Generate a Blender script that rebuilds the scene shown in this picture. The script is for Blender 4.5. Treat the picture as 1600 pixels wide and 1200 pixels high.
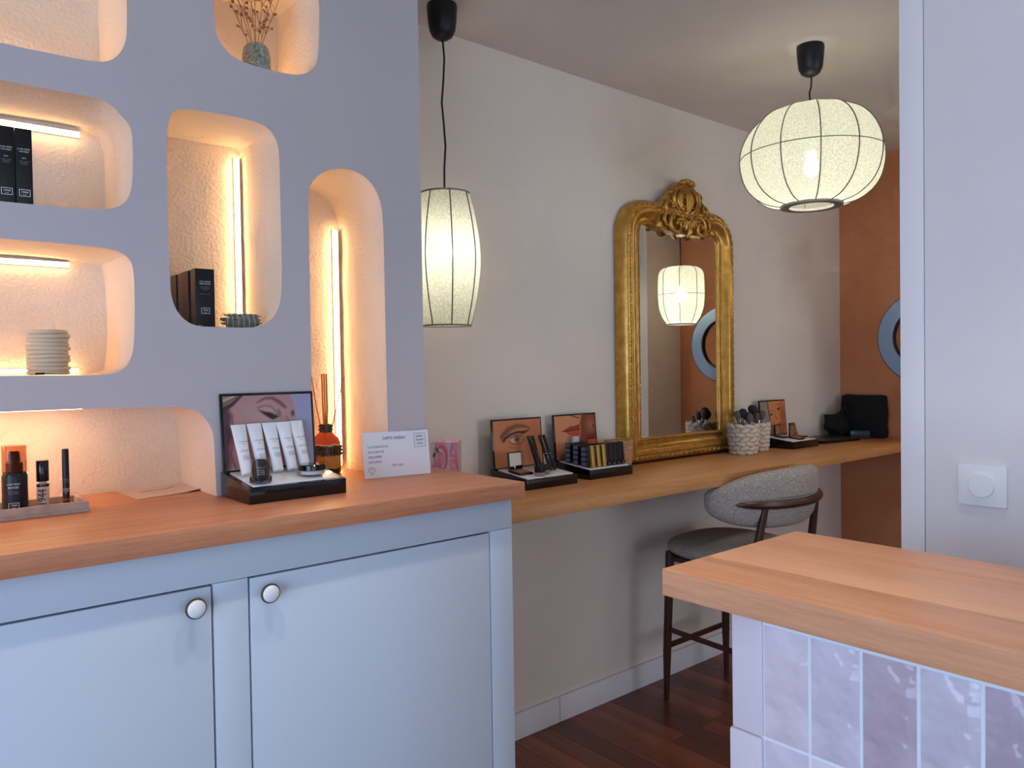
import bpy, bmesh, math, random
import numpy as np
from mathutils import Vector, Matrix, noise

random.seed(7)
for o in list(bpy.data.objects):
    bpy.data.objects.remove(o)
SC = bpy.context.scene
COL = SC.collection

# ------------------------------------------------------------------ camera
cd = bpy.data.cameras.new('camera')
cam = bpy.data.objects.new('camera', cd)
COL.objects.link(cam)
yaw, pit, rol = math.radians(49.819), math.radians(-1.1717), math.radians(-0.8478)
fw = Vector((math.cos(yaw) * math.cos(pit), math.sin(yaw) * math.cos(pit), math.sin(pit)))
rt = Vector((math.sin(yaw), -math.cos(yaw), 0))
up = rt.cross(fw)
r2 = rt * math.cos(rol) + up * math.sin(rol)
u2 = -rt * math.sin(rol) + up * math.cos(rol)
m = Matrix((r2, u2, -fw)).transposed().to_4x4()
m.translation = Vector((0, 0, 1.4))
cam.matrix_world = m
cd.sensor_width = 36
cd.lens = 36 * 1206.0 / 1600
cd.clip_start = 0.02
SC.camera = cam

# ------------------------------------------------------------------ world, daylight, exposure
w = bpy.data.worlds.new('world')
SC.world = w
w.use_nodes = True
bg = w.node_tree.nodes['Background']
bg.inputs[0].default_value = (0.62, 0.78, 1.0, 1)
bg.inputs[1].default_value = 1.2


def area(name, loc, direction, sx, sy, energy, color):
    l = bpy.data.lights.new(name, 'AREA')
    l.shape = 'RECTANGLE'
    l.size, l.size_y, l.energy, l.color = sx, sy, energy, color
    o = bpy.data.objects.new(name, l)
    COL.objects.link(o)
    o.location = loc
    o.rotation_euler = Vector(direction).to_track_quat('-Z', 'Y').to_euler()
    return o


DAY = (0.47, 0.68, 1.0)
area('daylight_shop_window', (-2.46, -0.55, 1.15), (1, 0, 0), 2.9, 1.95, 58, DAY)
area('daylight_door', (-0.4, -2.46, 1.05), (0, 1, 0), 2.5, 1.95, 6, DAY)

area('added_side_fill', (2.9, -2.46, 1.15), (0, 1, 0), 1.8, 1.8, 17, (0.86, 0.90, 1.0))  # fill light added behind the partition to brighten the make-up room

SC.view_settings.view_transform = 'Standard'
SC.view_settings.look = 'None'
SC.view_settings.gamma = 1
SC.view_settings.use_curve_mapping = False
SC.view_settings.exposure = 0.36
SC.cycles.use_adaptive_sampling = True
SC.cycles.adaptive_threshold = 0.07
SC.cycles.adaptive_min_samples = 16
SC.cycles.max_bounces = 7
SC.cycles.diffuse_bounces = 4
SC.cycles.glossy_bounces = 4
SC.cycles.transmission_bounces = 6
SC.cycles.transparent_max_bounces = 8
SC.cycles.caustics_reflective = False
SC.cycles.caustics_refractive = False
SC.cycles.sample_clamp_indirect = 12.0


# ------------------------------------------------------------------ materials
def lin(c):
    return tuple(((x / 255 + 0.055) / 1.055) ** 2.4 if x / 255 > 0.04045 else x / 255 / 12.92 for x in c)


MATS = {}


def mat(name, rgb=(200, 200, 200), rough=0.5, metal=0.0, var=None, vscale=8.0, bump=0.0, bscale=60.0, stretch=(1, 1, 1),
        trans=0.0, ior=1.45, coat=0.0, emit=None, estr=0.0, detail=4.0, spec=0.5, bdist=0.004, alpha=1.0):
    if name in MATS:
        return MATS[name]
    M = bpy.data.materials.new(name)
    M.use_nodes = True
    nt = M.node_tree
    b = nt.nodes['Principled BSDF']
    c = lin(rgb) + (1,)
    b.inputs['Base Color'].default_value = c
    b.inputs['Roughness'].default_value = rough
    b.inputs['Metallic'].default_value = metal
    b.inputs['Transmission Weight'].default_value = trans
    b.inputs['IOR'].default_value = ior
    b.inputs['Coat Weight'].default_value = coat
    b.inputs['Specular IOR Level'].default_value = spec
    b.inputs['Alpha'].default_value = alpha
    if emit:
        b.inputs['Emission Color'].default_value = lin(emit) + (1,)
        b.inputs['Emission Strength'].default_value = estr
    tc = mp = None
    if var or bump:
        tc = nt.nodes.new('ShaderNodeTexCoord')
        mp = nt.nodes.new('ShaderNodeMapping')
        mp.inputs['Scale'].default_value = stretch
        nt.links.new(tc.outputs['Object'], mp.inputs['Vector'])
    if var:
        n = nt.nodes.new('ShaderNodeTexNoise')
        n.inputs['Scale'].default_value = vscale
        n.inputs['Detail'].default_value = detail
        r = nt.nodes.new('ShaderNodeValToRGB')
        r.color_ramp.elements[0].position = 0.3
        r.color_ramp.elements[1].position = 0.7
        r.color_ramp.elements[0].color = c
        r.color_ramp.elements[1].color = lin(var) + (1,)
        nt.links.new(mp.outputs[0], n.inputs['Vector'])
        nt.links.new(n.outputs['Fac'], r.inputs['Fac'])
        nt.links.new(r.outputs['Color'], b.inputs['Base Color'])
    if bump:
        n = nt.nodes.new('ShaderNodeTexNoise')
        n.inputs['Scale'].default_value = bscale
        n.inputs['Detail'].default_value = detail
        bp = nt.nodes.new('ShaderNodeBump')
        bp.inputs['Strength'].default_value = bump
        bp.inputs['Distance'].default_value = bdist
        nt.links.new(mp.outputs[0], n.inputs['Vector'])
        nt.links.new(n.outputs['Fac'], bp.inputs['Height'])
        nt.links.new(bp.outputs[0], b.inputs['Normal'])
    MATS[name] = M
    return M


def wood(name, c1, c2, c3, axis='X', rough=0.45, seed=0.0, spec=0.4):
    """oak grain stretched along one axis: streaks, pores and a slow tone drift"""
    if name in MATS:
        return MATS[name]
    M = bpy.data.materials.new(name)
    M.use_nodes = True
    nt = M.node_tree
    N, L = nt.nodes, nt.links
    b = N['Principled BSDF']
    tc = N.new('ShaderNodeTexCoord')
    mp = N.new('ShaderNodeMapping')
    s = {'X': (1.0, 22, 22), 'Y': (22, 1.0, 22), 'Z': (22, 22, 1.0)}[axis]
    mp.inputs['Scale'].default_value = s
    mp.inputs['Location'].default_value = (seed, seed * 0.7, seed * 0.3)
    L.new(tc.outputs['Object'], mp.inputs['Vector'])
    n1 = N.new('ShaderNodeTexNoise')
    n1.inputs['Scale'].default_value = 1.6
    n1.inputs['Detail'].default_value = 4
    n1.inputs['Distortion'].default_value = 0.8
    n2 = N.new('ShaderNodeTexNoise')
    n2.inputs['Scale'].default_value = 13.0
    n2.inputs['Detail'].default_value = 3
    n2.inputs['Roughness'].default_value = 0.7
    L.new(mp.outputs[0], n1.inputs['Vector'])
    L.new(mp.outputs[0], n2.inputs['Vector'])
    mx = N.new('ShaderNodeMix')
    mx.inputs[0].default_value = 0.52
    L.new(n1.outputs['Fac'], mx.inputs[2])
    L.new(n2.outputs['Fac'], mx.inputs[3])
    r = N.new('ShaderNodeValToRGB')
    e = r.color_ramp.elements
    e[0].position, e[1].position = 0.30, 0.72
    e[0].color, e[1].color = lin(c1) + (1,), lin(c3) + (1,)
    k = e.new(0.5)
    k.color = lin(c2) + (1,)
    L.new(mx.outputs[0], r.inputs['Fac'])
    L.new(r.outputs['Color'], b.inputs['Base Color'])
    bp = N.new('ShaderNodeBump')
    bp.inputs['Strength'].default_value = 0.12
    bp.inputs['Distance'].default_value = 0.002
    L.new(n2.outputs['Fac'], bp.inputs['Height'])
    L.new(bp.outputs[0], b.inputs['Normal'])
    b.inputs['Roughness'].default_value = rough
    b.inputs['Specular IOR Level'].default_value = spec
    MATS[name] = M
    return M


def plaster(name, rgb, var, fine=0.25, coarse=0.35, rough=0.8):
    """hand-trowelled plaster: broad waves, fine grain and sparse ridges left by the trowel"""
    if name in MATS:
        return MATS[name]
    M = mat(name, rgb, rough, var=var, vscale=2.2, spec=0.25)
    nt = M.node_tree
    N, L = nt.nodes, nt.links
    b = N['Principled BSDF']
    tc = N.new('ShaderNodeTexCoord')
    a = N.new('ShaderNodeTexNoise')
    a.inputs['Scale'].default_value = 7
    a.inputs['Detail'].default_value = 2
    f = N.new('ShaderNodeTexNoise')
    f.inputs['Scale'].default_value = 120
    f.inputs['Detail'].default_value = 1
    v = N.new('ShaderNodeTexVoronoi')
    v.feature = 'DISTANCE_TO_EDGE'
    v.inputs['Scale'].default_value = 6
    dn = N.new('ShaderNodeTexNoise')
    dn.inputs['Scale'].default_value = 5
    ad = N.new('ShaderNodeVectorMath')
    ad.operation = 'ADD'
    L.new(tc.outputs['Object'], dn.inputs['Vector'])
    L.new(tc.outputs['Object'], ad.inputs[0])
    L.new(dn.outputs['Color'], ad.inputs[1])
    L.new(ad.outputs[0], v.inputs['Vector'])
    for t in (a, f):
        L.new(tc.outputs['Object'], t.inputs['Vector'])
    rr = N.new('ShaderNodeValToRGB')
    rr.color_ramp.elements[0].position, rr.color_ramp.elements[1].position = 0.0, 0.02
    rr.color_ramp.elements[0].color, rr.color_ramp.elements[1].color = (1, 1, 1, 1), (0, 0, 0, 1)
    L.new(v.outputs['Distance'], rr.inputs['Fac'])
    gate = N.new('ShaderNodeTexNoise')
    gate.inputs['Scale'].default_value = 4
    L.new(tc.outputs['Object'], gate.inputs['Vector'])
    gr = N.new('ShaderNodeValToRGB')
    gr.color_ramp.elements[0].position, gr.color_ramp.elements[1].position = 0.58, 0.68
    L.new(gate.outputs['Fac'], gr.inputs['Fac'])
    mu = N.new('ShaderNodeMath')
    mu.operation = 'MULTIPLY'
    L.new(rr.outputs['Color'], mu.inputs[0])
    L.new(gr.outputs['Color'], mu.inputs[1])
    b1 = N.new('ShaderNodeBump')
    b1.inputs['Strength'].default_value = coarse
    b1.inputs['Distance'].default_value = 0.02
    L.new(a.outputs['Fac'], b1.inputs['Height'])
    b2 = N.new('ShaderNodeBump')
    b2.inputs['Strength'].default_value = fine
    b2.inputs['Distance'].default_value = 0.003
    L.new(f.outputs['Fac'], b2.inputs['Height'])
    L.new(b1.outputs[0], b2.inputs['Normal'])
    b3 = N.new('ShaderNodeBump')
    b3.inputs['Strength'].default_value = min(1, coarse * 0.5)
    b3.inputs['Distance'].default_value = 0.003
    L.new(mu.outputs[0], b3.inputs['Height'])
    L.new(b2.outputs[0], b3.inputs['Normal'])
    L.new(b3.outputs[0], b.inputs['Normal'])
    return M


M_WALL = plaster('painted_plaster', (228, 217, 206), (221, 210, 199), 0.12, 0.08)
M_NICHEWALL = plaster('grey_cream_plaster', (206, 198, 198), (200, 192, 192), 0.10, 0.06)
M_NICHE = plaster('niche_plaster', (236, 222, 204), (228, 213, 195), 0.7, 0.7)
M_PILLAR = plaster('partition_plaster', (232, 224, 222), (226, 217, 216), 0.10, 0.10)
M_CEIL = plaster('ceiling_paint', (214, 205, 197), (208, 199, 191), 0.05, 0.05)
M_ORANGE = plaster('terracotta_limewash', (210, 144, 102), (188, 120, 82), 0.10, 0.10)
M_CAB = mat('cabinet_paint', (208, 217, 228), 0.42, bump=0.05, bscale=25)
M_GAP = mat('dark_gap', (30, 28, 30), 0.9)
M_OAK_TOP = wood('oak_worktop', (180, 112, 78), (202, 134, 96), (218, 154, 112), 'X', 0.42, 1.3)
M_OAK_SHELF = wood('oak_shelf', (176, 118, 68), (198, 138, 84), (214, 156, 100), 'X', 0.42, 4.1)
M_PARQ = [wood('parquet_%d' % i, c, d, e, 'Y', 0.28, i * 3.3) for i, (c, d, e) in enumerate(
    [((82, 38, 24), (112, 56, 34), (138, 74, 44)), ((98, 46, 28), (128, 66, 40), (152, 84, 50)), ((68, 32, 20), (94, 46, 28), (118, 62, 38))])]
M_BLACK = mat('black_gloss', (10, 10, 11), 0.12, coat=0.3)
M_BLACKM = mat('black_satin', (14, 14, 16), 0.38)
M_BLACKP = mat('black_plastic', (16, 17, 22), 0.45)
M_WHITE = mat('white_acrylic', (235, 235, 236), 0.15)
M_WHITEM = mat('white_matt', (240, 238, 236), 0.6)
M_PAPER = mat('card_paper', (236, 236, 242), 0.7)
M_INK = mat('ink_grey', (70, 68, 74), 0.8)
M_INKD = mat('ink_dark', (28, 26, 30), 0.8)
M_PRINTW = mat('print_white', (226, 226, 228), 0.6)
M_PRINTG = mat('print_grey', (130, 130, 134), 0.6)
M_GOLD = mat('gilded_wood', (214, 166, 84), 0.34, 0.75, var=(184, 134, 60), vscale=30, bump=0.25, bscale=55)
M_GOLDC = mat('gilded_carving', (214, 164, 82), 0.34, 0.7, var=(150, 102, 44), vscale=25, bump=0.2, bscale=70)
M_GOLDP = mat('gold_foil', (206, 170, 96), 0.3, 0.8)
M_MIRROR = mat('mirror_glass', (236, 236, 232), 0.015, 1.0)
M_STEEL = mat('chrome', (200, 200, 205), 0.15, 1.0)
M_BRASS = mat('aged_brass', (120, 92, 58), 0.35, 0.9)
M_CERAMIC = mat('white_ceramic', (240, 240, 240), 0.12)
M_WALNUT = wood('walnut', (46, 22, 16), (66, 34, 24), (82, 44, 30), 'Z', 0.3, 2.0)


def clear(name, rgb, gloss=0.10):
    M = bpy.data.materials.new(name)
    M.use_nodes = True
    N, L = M.node_tree.nodes, M.node_tree.links
    N.remove(N['Principled BSDF'])
    t = N.new('ShaderNodeBsdfTransparent')
    t.inputs[0].default_value = lin(rgb) + (1,)
    g = N.new('ShaderNodeBsdfGlossy')
    g.inputs['Roughness'].default_value = 0.05
    lw = N.new('ShaderNodeLayerWeight')
    lw.inputs[0].default_value = gloss
    mx = N.new('ShaderNodeMixShader')
    L.new(lw.outputs['Facing'], mx.inputs[0])
    L.new(t.outputs[0], mx.inputs[1])
    L.new(g.outputs[0], mx.inputs[2])
    L.new(mx.outputs[0], N['Material Output'].inputs['Surface'])
    return M


M_GLASS = clear('clear_acrylic', (246, 246, 246))
M_LED = mat('led_diffuser', (255, 240, 220), 0.5, emit=(255, 206, 150), estr=17)
M_LEDH = mat('led_diffuser_long', (255, 240, 220), 0.5, emit=(255, 198, 138), estr=10.5)
M_GROUT = mat('pale_grout', (226, 226, 232), 0.8)


# ------------------------------------------------------------------ mesh tools
class G:
    def __init__(s):
        s.v, s.f = [], []

    def add(s, v, f):
        k = len(s.v)
        s.v += [tuple(p) for p in v]
        s.f += [tuple(i + k for i in q) for q in f]
        return s

    def box(s, x0, x1, y0, y1, z0, z1):
        return s.add([(x0, y0, z0), (x1, y0, z0), (x1, y1, z0), (x0, y1, z0), (x0, y0, z1), (x1, y0, z1), (x1, y1, z1), (x0, y1, z1)],
                     [(0, 3, 2, 1), (4, 5, 6, 7), (0, 1, 5, 4), (1, 2, 6, 5), (2, 3, 7, 6), (3, 0, 4, 7)])

    def lathe(s, prof, n=24, c=(0, 0, 0), M=None, close=True):
        v, f = [], []
        for r, z in prof:
            for k in range(n):
                a = 2 * math.pi * k / n
                p = Vector((r * math.cos(a), r * math.sin(a), z))
                v.append((M @ p if M else p) + Vector(c))
        for i in range(len(prof) - 1):
            for k in range(n):
                f.append((i * n + k, i * n + (k + 1) % n, (i + 1) * n + (k + 1) % n, (i + 1) * n + k))
        if close:
            f.append(tuple(range(n))[::-1])
            f.append(tuple(range((len(prof) - 1) * n, len(prof) * n)))
        return s.add(v, f)

    def tube(s, pts, rad, n=8, closed=False, flat=1.0):
        pts = [Vector(p) for p in pts]
        N = len(pts)
        if not hasattr(rad, '__len__'):
            rad = [rad] * N
        v, f, pn = [], [], None
        for i, p in enumerate(pts):
            a = pts[(i - 1) % N] if (closed or i) else p
            b = pts[(i + 1) % N] if (closed or i < N - 1) else p
            t = (b - a).normalized()
            if pn is None:
                pn = t.orthogonal().normalized()
            pn = (pn - t * pn.dot(t)).normalized()
            q = t.cross(pn)
            for k in range(n):
                an = 2 * math.pi * k / n
                v.append(p + (pn * math.cos(an) + q * math.sin(an) * flat) * rad[i])
        for i in range(N if closed else N - 1):
            j = (i + 1) % N
            for k in range(n):
                f.append((i * n + k, i * n + (k + 1) % n, j * n + (k + 1) % n, j * n + k))
        if not closed:
            f.append(tuple(range(n))[::-1])
            f.append(tuple(range((N - 1) * n, N * n)))
        return s.add(v, f)

    def ball(s, c, r, n=8, m=6, M=None):
        if not hasattr(r, '__len__'):
            r = (r, r, r)
        v, f = [], []
        for i in range(1, m):
            b = math.pi * i / m
            for k in range(n):
                a = 2 * math.pi * k / n
                p = Vector((r[0] * math.sin(b) * math.cos(a), r[1] * math.sin(b) * math.sin(a), r[2] * math.cos(b)))
                v.append((M @ p if M else p) + Vector(c))
        t, o = Vector((0, 0, r[2])), Vector((0, 0, -r[2]))
        v.append((M @ t if M else t) + Vector(c))
        v.append((M @ o if M else o) + Vector(c))
        T, B = len(v) - 2, len(v) - 1
        for i in range(m - 2):
            for k in range(n):
                f.append((i * n + k, (i + 1) * n + k, (i + 1) * n + (k + 1) % n, i * n + (k + 1) % n))
        for k in range(n):
            f.append((T, k, (k + 1) % n))
            f.append((B, (m - 2) * n + (k + 1) % n, (m - 2) * n + k))
        return s.add(v, f)

    def prism(s, poly, y0, y1):
        """polygon in local x,z pushed from y0 to y1"""
        n = len(poly)
        v = [(x, y0, z) for x, z in poly] + [(x, y1, z) for x, z in poly]
        f = [tuple(range(n)), tuple(range(n, 2 * n))[::-1]] + [(i, n + i, n + (i + 1) % n, (i + 1) % n) for i in range(n)]
        return s.add(v, f)

    def mesh(s, name, bevel=0, seg=2, smooth=True, angle=35):
        me = bpy.data.meshes.new(name)
        me.from_pydata(s.v, [], s.f)
        bm = bmesh.new()
        bm.from_mesh(me)
        bmesh.ops.recalc_face_normals(bm, faces=bm.faces)
        if bevel:
            es = [e for e in bm.edges if len(e.link_faces) == 2 and e.calc_face_angle(0) > 0.6]
            bmesh.ops.bevel(bm, geom=es, offset=bevel, segments=seg, affect='EDGES', profile=0.6, clamp_overlap=True)
        bm.to_mesh(me)
        bm.free()
        if smooth:
            me.polygons.foreach_set('use_smooth', [True] * len(me.polygons))
            me.set_sharp_from_angle(angle=math.radians(angle))
        return me

    def obj(s, name, material, parent=None, bevel=0, seg=2, smooth=True, angle=35, label=None):
        return link(name, s.mesh(name, bevel, seg, smooth, angle), material, parent, label)


def link(name, me, material, parent=None, label=None):
    if material and not me.materials:
        me.materials.append(material)
    o = bpy.data.objects.new(name, me)
    COL.objects.link(o)
    o.parent = parent
    if label:
        o['label'] = label
    return o


def thing(name, label, cat, loc=(0, 0, 0), rot=(0, 0, 0), group=None):
    o = bpy.data.objects.new(name, None)
    o.empty_display_size = 0.02
    COL.objects.link(o)
    o.location, o.rotation_euler = loc, rot
    return tag(o, label, cat, group)


def tag(o, label, cat, group=None):
    o['label'], o['category'] = label, cat
    if group:
        o['group'] = group
    return o


def struct(o):
    o['kind'] = 'structure'
    return o


def copy_tree(o, parent=None, label=None):
    c = o.copy()
    COL.objects.link(c)
    c.parent = parent
    if label:
        c['label'] = label
    for ch in list(o.children):
        if ch.name != c.name:
            copy_tree(ch, c)
    return c


def text(parent, s, size, material, o, r=(1, 0, 0), u=(0, 0, 1), align='CENTER', name='lettering', bold=0.0, sx=1.0):
    """flat lettering: o origin on the surface, r reading direction, u up direction (parent's local space)"""
    c = bpy.data.curves.new('lettering', 'FONT')
    c.body, c.size, c.align_x, c.align_y = s, size, align, 'CENTER'
    c.resolution_u = 2
    c.offset = bold * size
    ob = bpy.data.objects.new('lettering', c)
    me = bpy.data.meshes.new_from_object(ob)
    bpy.data.objects.remove(ob)
    bpy.data.curves.remove(c)
    R, U = Vector(r).normalized(), Vector(u).normalized()
    n = R.cross(U)
    O = Vector(o) + n * 0.0004
    for v in me.vertices:
        v.co = O + R * v.co.x * sx + U * v.co.y
    me.materials.clear()
    return link(name, me, material, parent)


def frame_mark(parent, o, wdt, hgt, t, material, r=(1, 0, 0), u=(0, 0, 1), name='logo_frame'):
    """thin printed rectangle outline"""
    R, U = Vector(r).normalized(), Vector(u).normalized()
    O = Vector(o) + R.cross(U) * 0.0004
    a, b = wdt / 2, hgt / 2
    ring = [(-a, -b), (a, -b), (a, b), (-a, b)]
    inn = [(-a + t, -b + t), (a - t, -b + t), (a - t, b - t), (-a + t, b - t)]
    v = [O + R * x + U * y for x, y in ring + inn]
    me = bpy.data.meshes.new(name)
    me.from_pydata(v, [], [(i, (i + 1) % 4, 4 + (i + 1) % 4, 4 + i) for i in range(4)])
    return link(name, me, material, parent)


def logo(parent, o, wdt, material, r=(1, 0, 0), u=(0, 0, 1)):
    frame_mark(parent, o, wdt, wdt * 0.72, wdt * 0.05, material, r, u)
    U = Vector(u).normalized()
    text(parent, '1944', wdt * 0.36, material, Vector(o) + U * wdt * 0.06, r, u, name='logo_lettering', sx=0.9)
    text(parent, 'PARIS', wdt * 0.13, material, Vector(o) - U * wdt * 0.2, r, u, name='logo_lettering')


# ------------------------------------------------------------------ painted prints (flat printed pictures)
def print_mat():
    if 'printed_picture' in MATS:
        return MATS['printed_picture']
    M = mat('printed_picture', rough=0.3)
    at = M.node_tree.nodes.new('ShaderNodeVertexColor')
    at.layer_name = 'Col'
    M.node_tree.links.new(at.outputs['Color'], M.node_tree.nodes['Principled BSDF'].inputs['Base Color'])
    return M


class Paint:
    def __init__(s, nx, ny, base):
        s.nx, s.ny = nx, ny
        s.x, s.y = np.meshgrid(np.linspace(0, 1, nx), np.linspace(0, 1, ny))
        s.c = np.ones((ny, nx, 3)) * np.array(base, float)

    def put(s, mask, col):
        mk = np.clip(mask, 0, 1)[..., None]
        s.c = s.c * (1 - mk) + np.array(col, float) * mk

    def blob(s, cx, cy, rx, ry, col, soft=0.4, ang=0, k=1.0):
        a = math.radians(ang)
        dx, dy = s.x - cx, s.y - cy
        X, Y = dx * math.cos(a) + dy * math.sin(a), -dx * math.sin(a) + dy * math.cos(a)
        d = np.sqrt((X / rx) ** 2 + (Y / ry) ** 2)
        s.put(k * np.clip((1 - d) / soft, 0, 1), col)

    def stroke(s, pts, wdt, col, soft=0.4, k=1.0):
        if not hasattr(wdt, '__len__'):
            wdt = [wdt] * len(pts)
        best = np.zeros_like(s.x)
        for (a, b, wa, wb) in zip(pts[:-1], pts[1:], wdt[:-1], wdt[1:]):
            ax, ay = a
            bx, by = b[0] - ax, b[1] - ay
            t = np.clip(((s.x - ax) * bx + (s.y - ay) * by) / (bx * bx + by * by + 1e-9), 0, 1)
            d = np.hypot(s.x - ax - t * bx, s.y - ay - t * by) / (wa + (wb - wa) * t)
            best = np.maximum(best, np.clip((1 - d) / soft, 0, 1))
        s.put(best * k, col)

    def poly(s, pts, col, k=1.0, soft=0.012):
        ins = np.zeros_like(s.x, bool)
        dist = np.full_like(s.x, 9.0)
        n = len(pts)
        for i in range(n):
            (x0, y0), (x1, y1) = pts[i], pts[(i + 1) % n]
            c = ((y0 > s.y) != (y1 > s.y))
            xi = (x1 - x0) * (s.y - y0) / ((y1 - y0) if y1 != y0 else 1e-9) + x0
            ins ^= c & (s.x < xi)
            bx, by = x1 - x0, y1 - y0
            t = np.clip(((s.x - x0) * bx + (s.y - y0) * by) / (bx * bx + by * by + 1e-9), 0, 1)
            dist = np.minimum(dist, np.hypot(s.x - x0 - t * bx, s.y - y0 - t * by))
        sd = np.where(ins, dist, -dist)
        s.put(k * np.clip(0.5 + sd / (2 * soft), 0, 1), col)

    def obj(s, name, parent, o, r, u, label=None):
        """r, u: full-size edge vectors of the picture"""
        O, R, U = np.array(o, float), np.array(r, float), np.array(u, float)
        v = O + s.x[..., None] * R + s.y[..., None] * U
        me = bpy.data.meshes.new(name)
        q = np.arange(s.nx * s.ny).reshape(s.ny, s.nx)
        f = np.stack([q[:-1, :-1], q[:-1, 1:], q[1:, 1:], q[1:, :-1]], -1).reshape(-1, 4)
        me.from_pydata(v.reshape(-1, 3).tolist(), [], f.tolist())
        at = me.color_attributes.new('Col', 'FLOAT_COLOR', 'POINT')
        c = np.clip(s.c, 0, 255) / 255
        c = np.where(c > 0.04045, ((c + 0.055) / 1.055) ** 2.4, c / 12.92).reshape(-1, 3)
        at.data.foreach_set('color', np.concatenate([c, np.ones((len(c), 1))], 1).ravel())
        return link(name, me, print_mat(), parent, label)


# ------------------------------------------------------------------ the room
VB, V0, XE, ZC = 2.21, 1.767, 4.38, 2.57
XN = 1.178          # end of the niche wall
CT = 1.12           # cabinet and counter worktop height
ST = 0.985          # make-up shelf height

floor = struct(G().box(-2.5, 4.5, -2.5, 2.3, -0.1, -0.012).obj('floor', M_PARQ[2], smooth=False))
pw, x, i = 0.088, 1.22, 0
plank_me = {}
while x < 3.9:
    y = 2.205
    first = random.uniform(0.35, 0.95)
    while y > 0.3:
        ln = first if first else random.choice((0.7, 0.9))
        first = 0
        ln = round(ln, 1)
        key = (ln, i % 3)
        if key not in plank_me:
            plank_me[key] = G().box(0.0008, pw - 0.0008, -ln + 0.0008, -0.0008, -0.012, 0).mesh('plank', 0.0008, 1)
            plank_me[key].materials.append(M_PARQ[i % 3])
        p = bpy.data.objects.new('plank', plank_me[key])
        COL.objects.link(p)
        p.parent = floor
        p.location = (x, y, 0)
        y -= ln
        i += random.choice((1, 2))
    x += pw
struct(G().box(-2.5, 4.5, -2.5, 2.3, ZC, ZC + 0.1).obj('ceiling', M_CEIL, smooth=False))
struct(G().box(XN, 4.5, VB, VB + 0.1, 0, ZC).obj('wall_back', M_WALL, smooth=False))
struct(G().box(XE, XE + 0.1, 0.98, VB, 0, ZC).obj('wall_right', M_ORANGE, smooth=False))
struct(G().box(4.03, 4.5, -2.5, 0.98, 0, ZC).obj('wall_alcove', M_WALL, smooth=False))
# partition to the right of the opening, with its corner bead
pt = struct(G().box(1.6, 1.74, -2.5, 0.635, 0, ZC).obj('wall_partition', M_PILLAR, smooth=False))
G().box(1.5985, 1.7415, 0.6365, 0.682, 0, ZC).obj('corner_bead', mat('bead_paint', (236, 230, 230), 0.5, bump=0.08, bscale=12), pt, bevel=0.002)
# street side: shop window wall and glazed door wall
wl = G()
wl.box(-2.6, -2.5, -2.5, -2.05, 0, ZC).box(-2.6, -2.5, 0.95, 1.767, 0, ZC).box(-2.6, -2.5, -2.05, 0.95, 0, 0.15).box(-2.6, -2.5, -2.05, 0.95, 2.15, ZC)
struct(wl.obj('wall_left', M_WALL, smooth=False))
wf = G()
wf.box(-2.5, -1.7, -2.6, -2.5, 0, ZC).box(0.9, 1.95, -2.6, -2.5, 0, ZC).box(3.85, 4.5, -2.6, -2.5, 0, ZC).box(1.95, 3.85, -2.6, -2.5, 2.1, ZC).box(1.95, 3.85, -2.6, -2.5, 0, 0.2).box(-1.7, 0.9, -2.6, -2.5, 2.05, ZC).box(-1.7, 0.9, -2.6, -2.5, 0, 0.05)
struct(wf.obj('wall_front', M_WALL, smooth=False))
M_FRAME = mat('window_frame_paint', (60, 62, 66), 0.5)
wn = struct(G().box(-2.58, -2.52, -2.05, -1.99, 0.15, 2.15).box(-2.58, -2.52, 0.89, 0.95, 0.15, 2.15).box(-2.58, -2.52, -1.99, 0.89, 2.09, 2.15)
            .box(-2.58, -2.52, -1.99, 0.89, 0.15, 0.21).box(-2.58, -2.52, -0.58, -0.52, 0.21, 2.09).obj('window_1', M_FRAME, smooth=False))
struct(G().box(1.95, 2.01, -2.58, -2.52, 0.2, 2.1).box(3.79, 3.85, -2.58, -2.52, 0.2, 2.1).box(2.01, 3.79, -2.58, -2.52, 2.04, 2.1).box(2.01, 3.79, -2.58, -2.52, 0.2, 0.26).box(2.87, 2.93, -2.58, -2.52, 0.26, 2.04).obj('window_added', M_FRAME, smooth=False))  # invented window, out of view, framing the added side fill light
dn = struct(G().box(-1.7, -1.62, -2.58, -2.52, 0.05, 2.05).box(0.82, 0.9, -2.58, -2.52, 0.05, 2.05).box(-1.62, 0.82, -2.58, -2.52, 1.97, 2.05)
            .box(-0.44, -0.36, -2.58, -2.52, 0.05, 1.97).box(-1.62, 0.82, -2.58, -2.52, 0.05, 0.15).obj('door_1', M_FRAME, smooth=False))
# skirting, two lengths butted together
M_SKIRT = mat('skirting_paint', (224, 220, 220), 0.4)
sk = struct(G().box(XN + 0.06, 2.077, 2.196, VB, 0, 0.10).obj('baseboard_back', M_SKIRT, bevel=0.003))
sk2 = struct(G().box(2.079, XE, 2.196, VB, 0, 0.10).obj('baseboard_back', M_SKIRT, bevel=0.003))


# ---------------------------------------------------------------- niche wall
def chaikin(p, it=2, closed=True):
    for _ in range(it):
        q = []
        n = len(p)
        rng = range(n) if closed else range(n - 1)
        if not closed:
            q.append(p[0])
        for k in rng:
            a, b = p[k], p[(k + 1) % n]
            q += [(a[0] * .75 + b[0] * .25, a[1] * .75 + b[1] * .25), (a[0] * .25 + b[0] * .75, a[1] * .25 + b[1] * .75)]
        if not closed:
            q.append(p[-1])
        p = q
    return p


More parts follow.
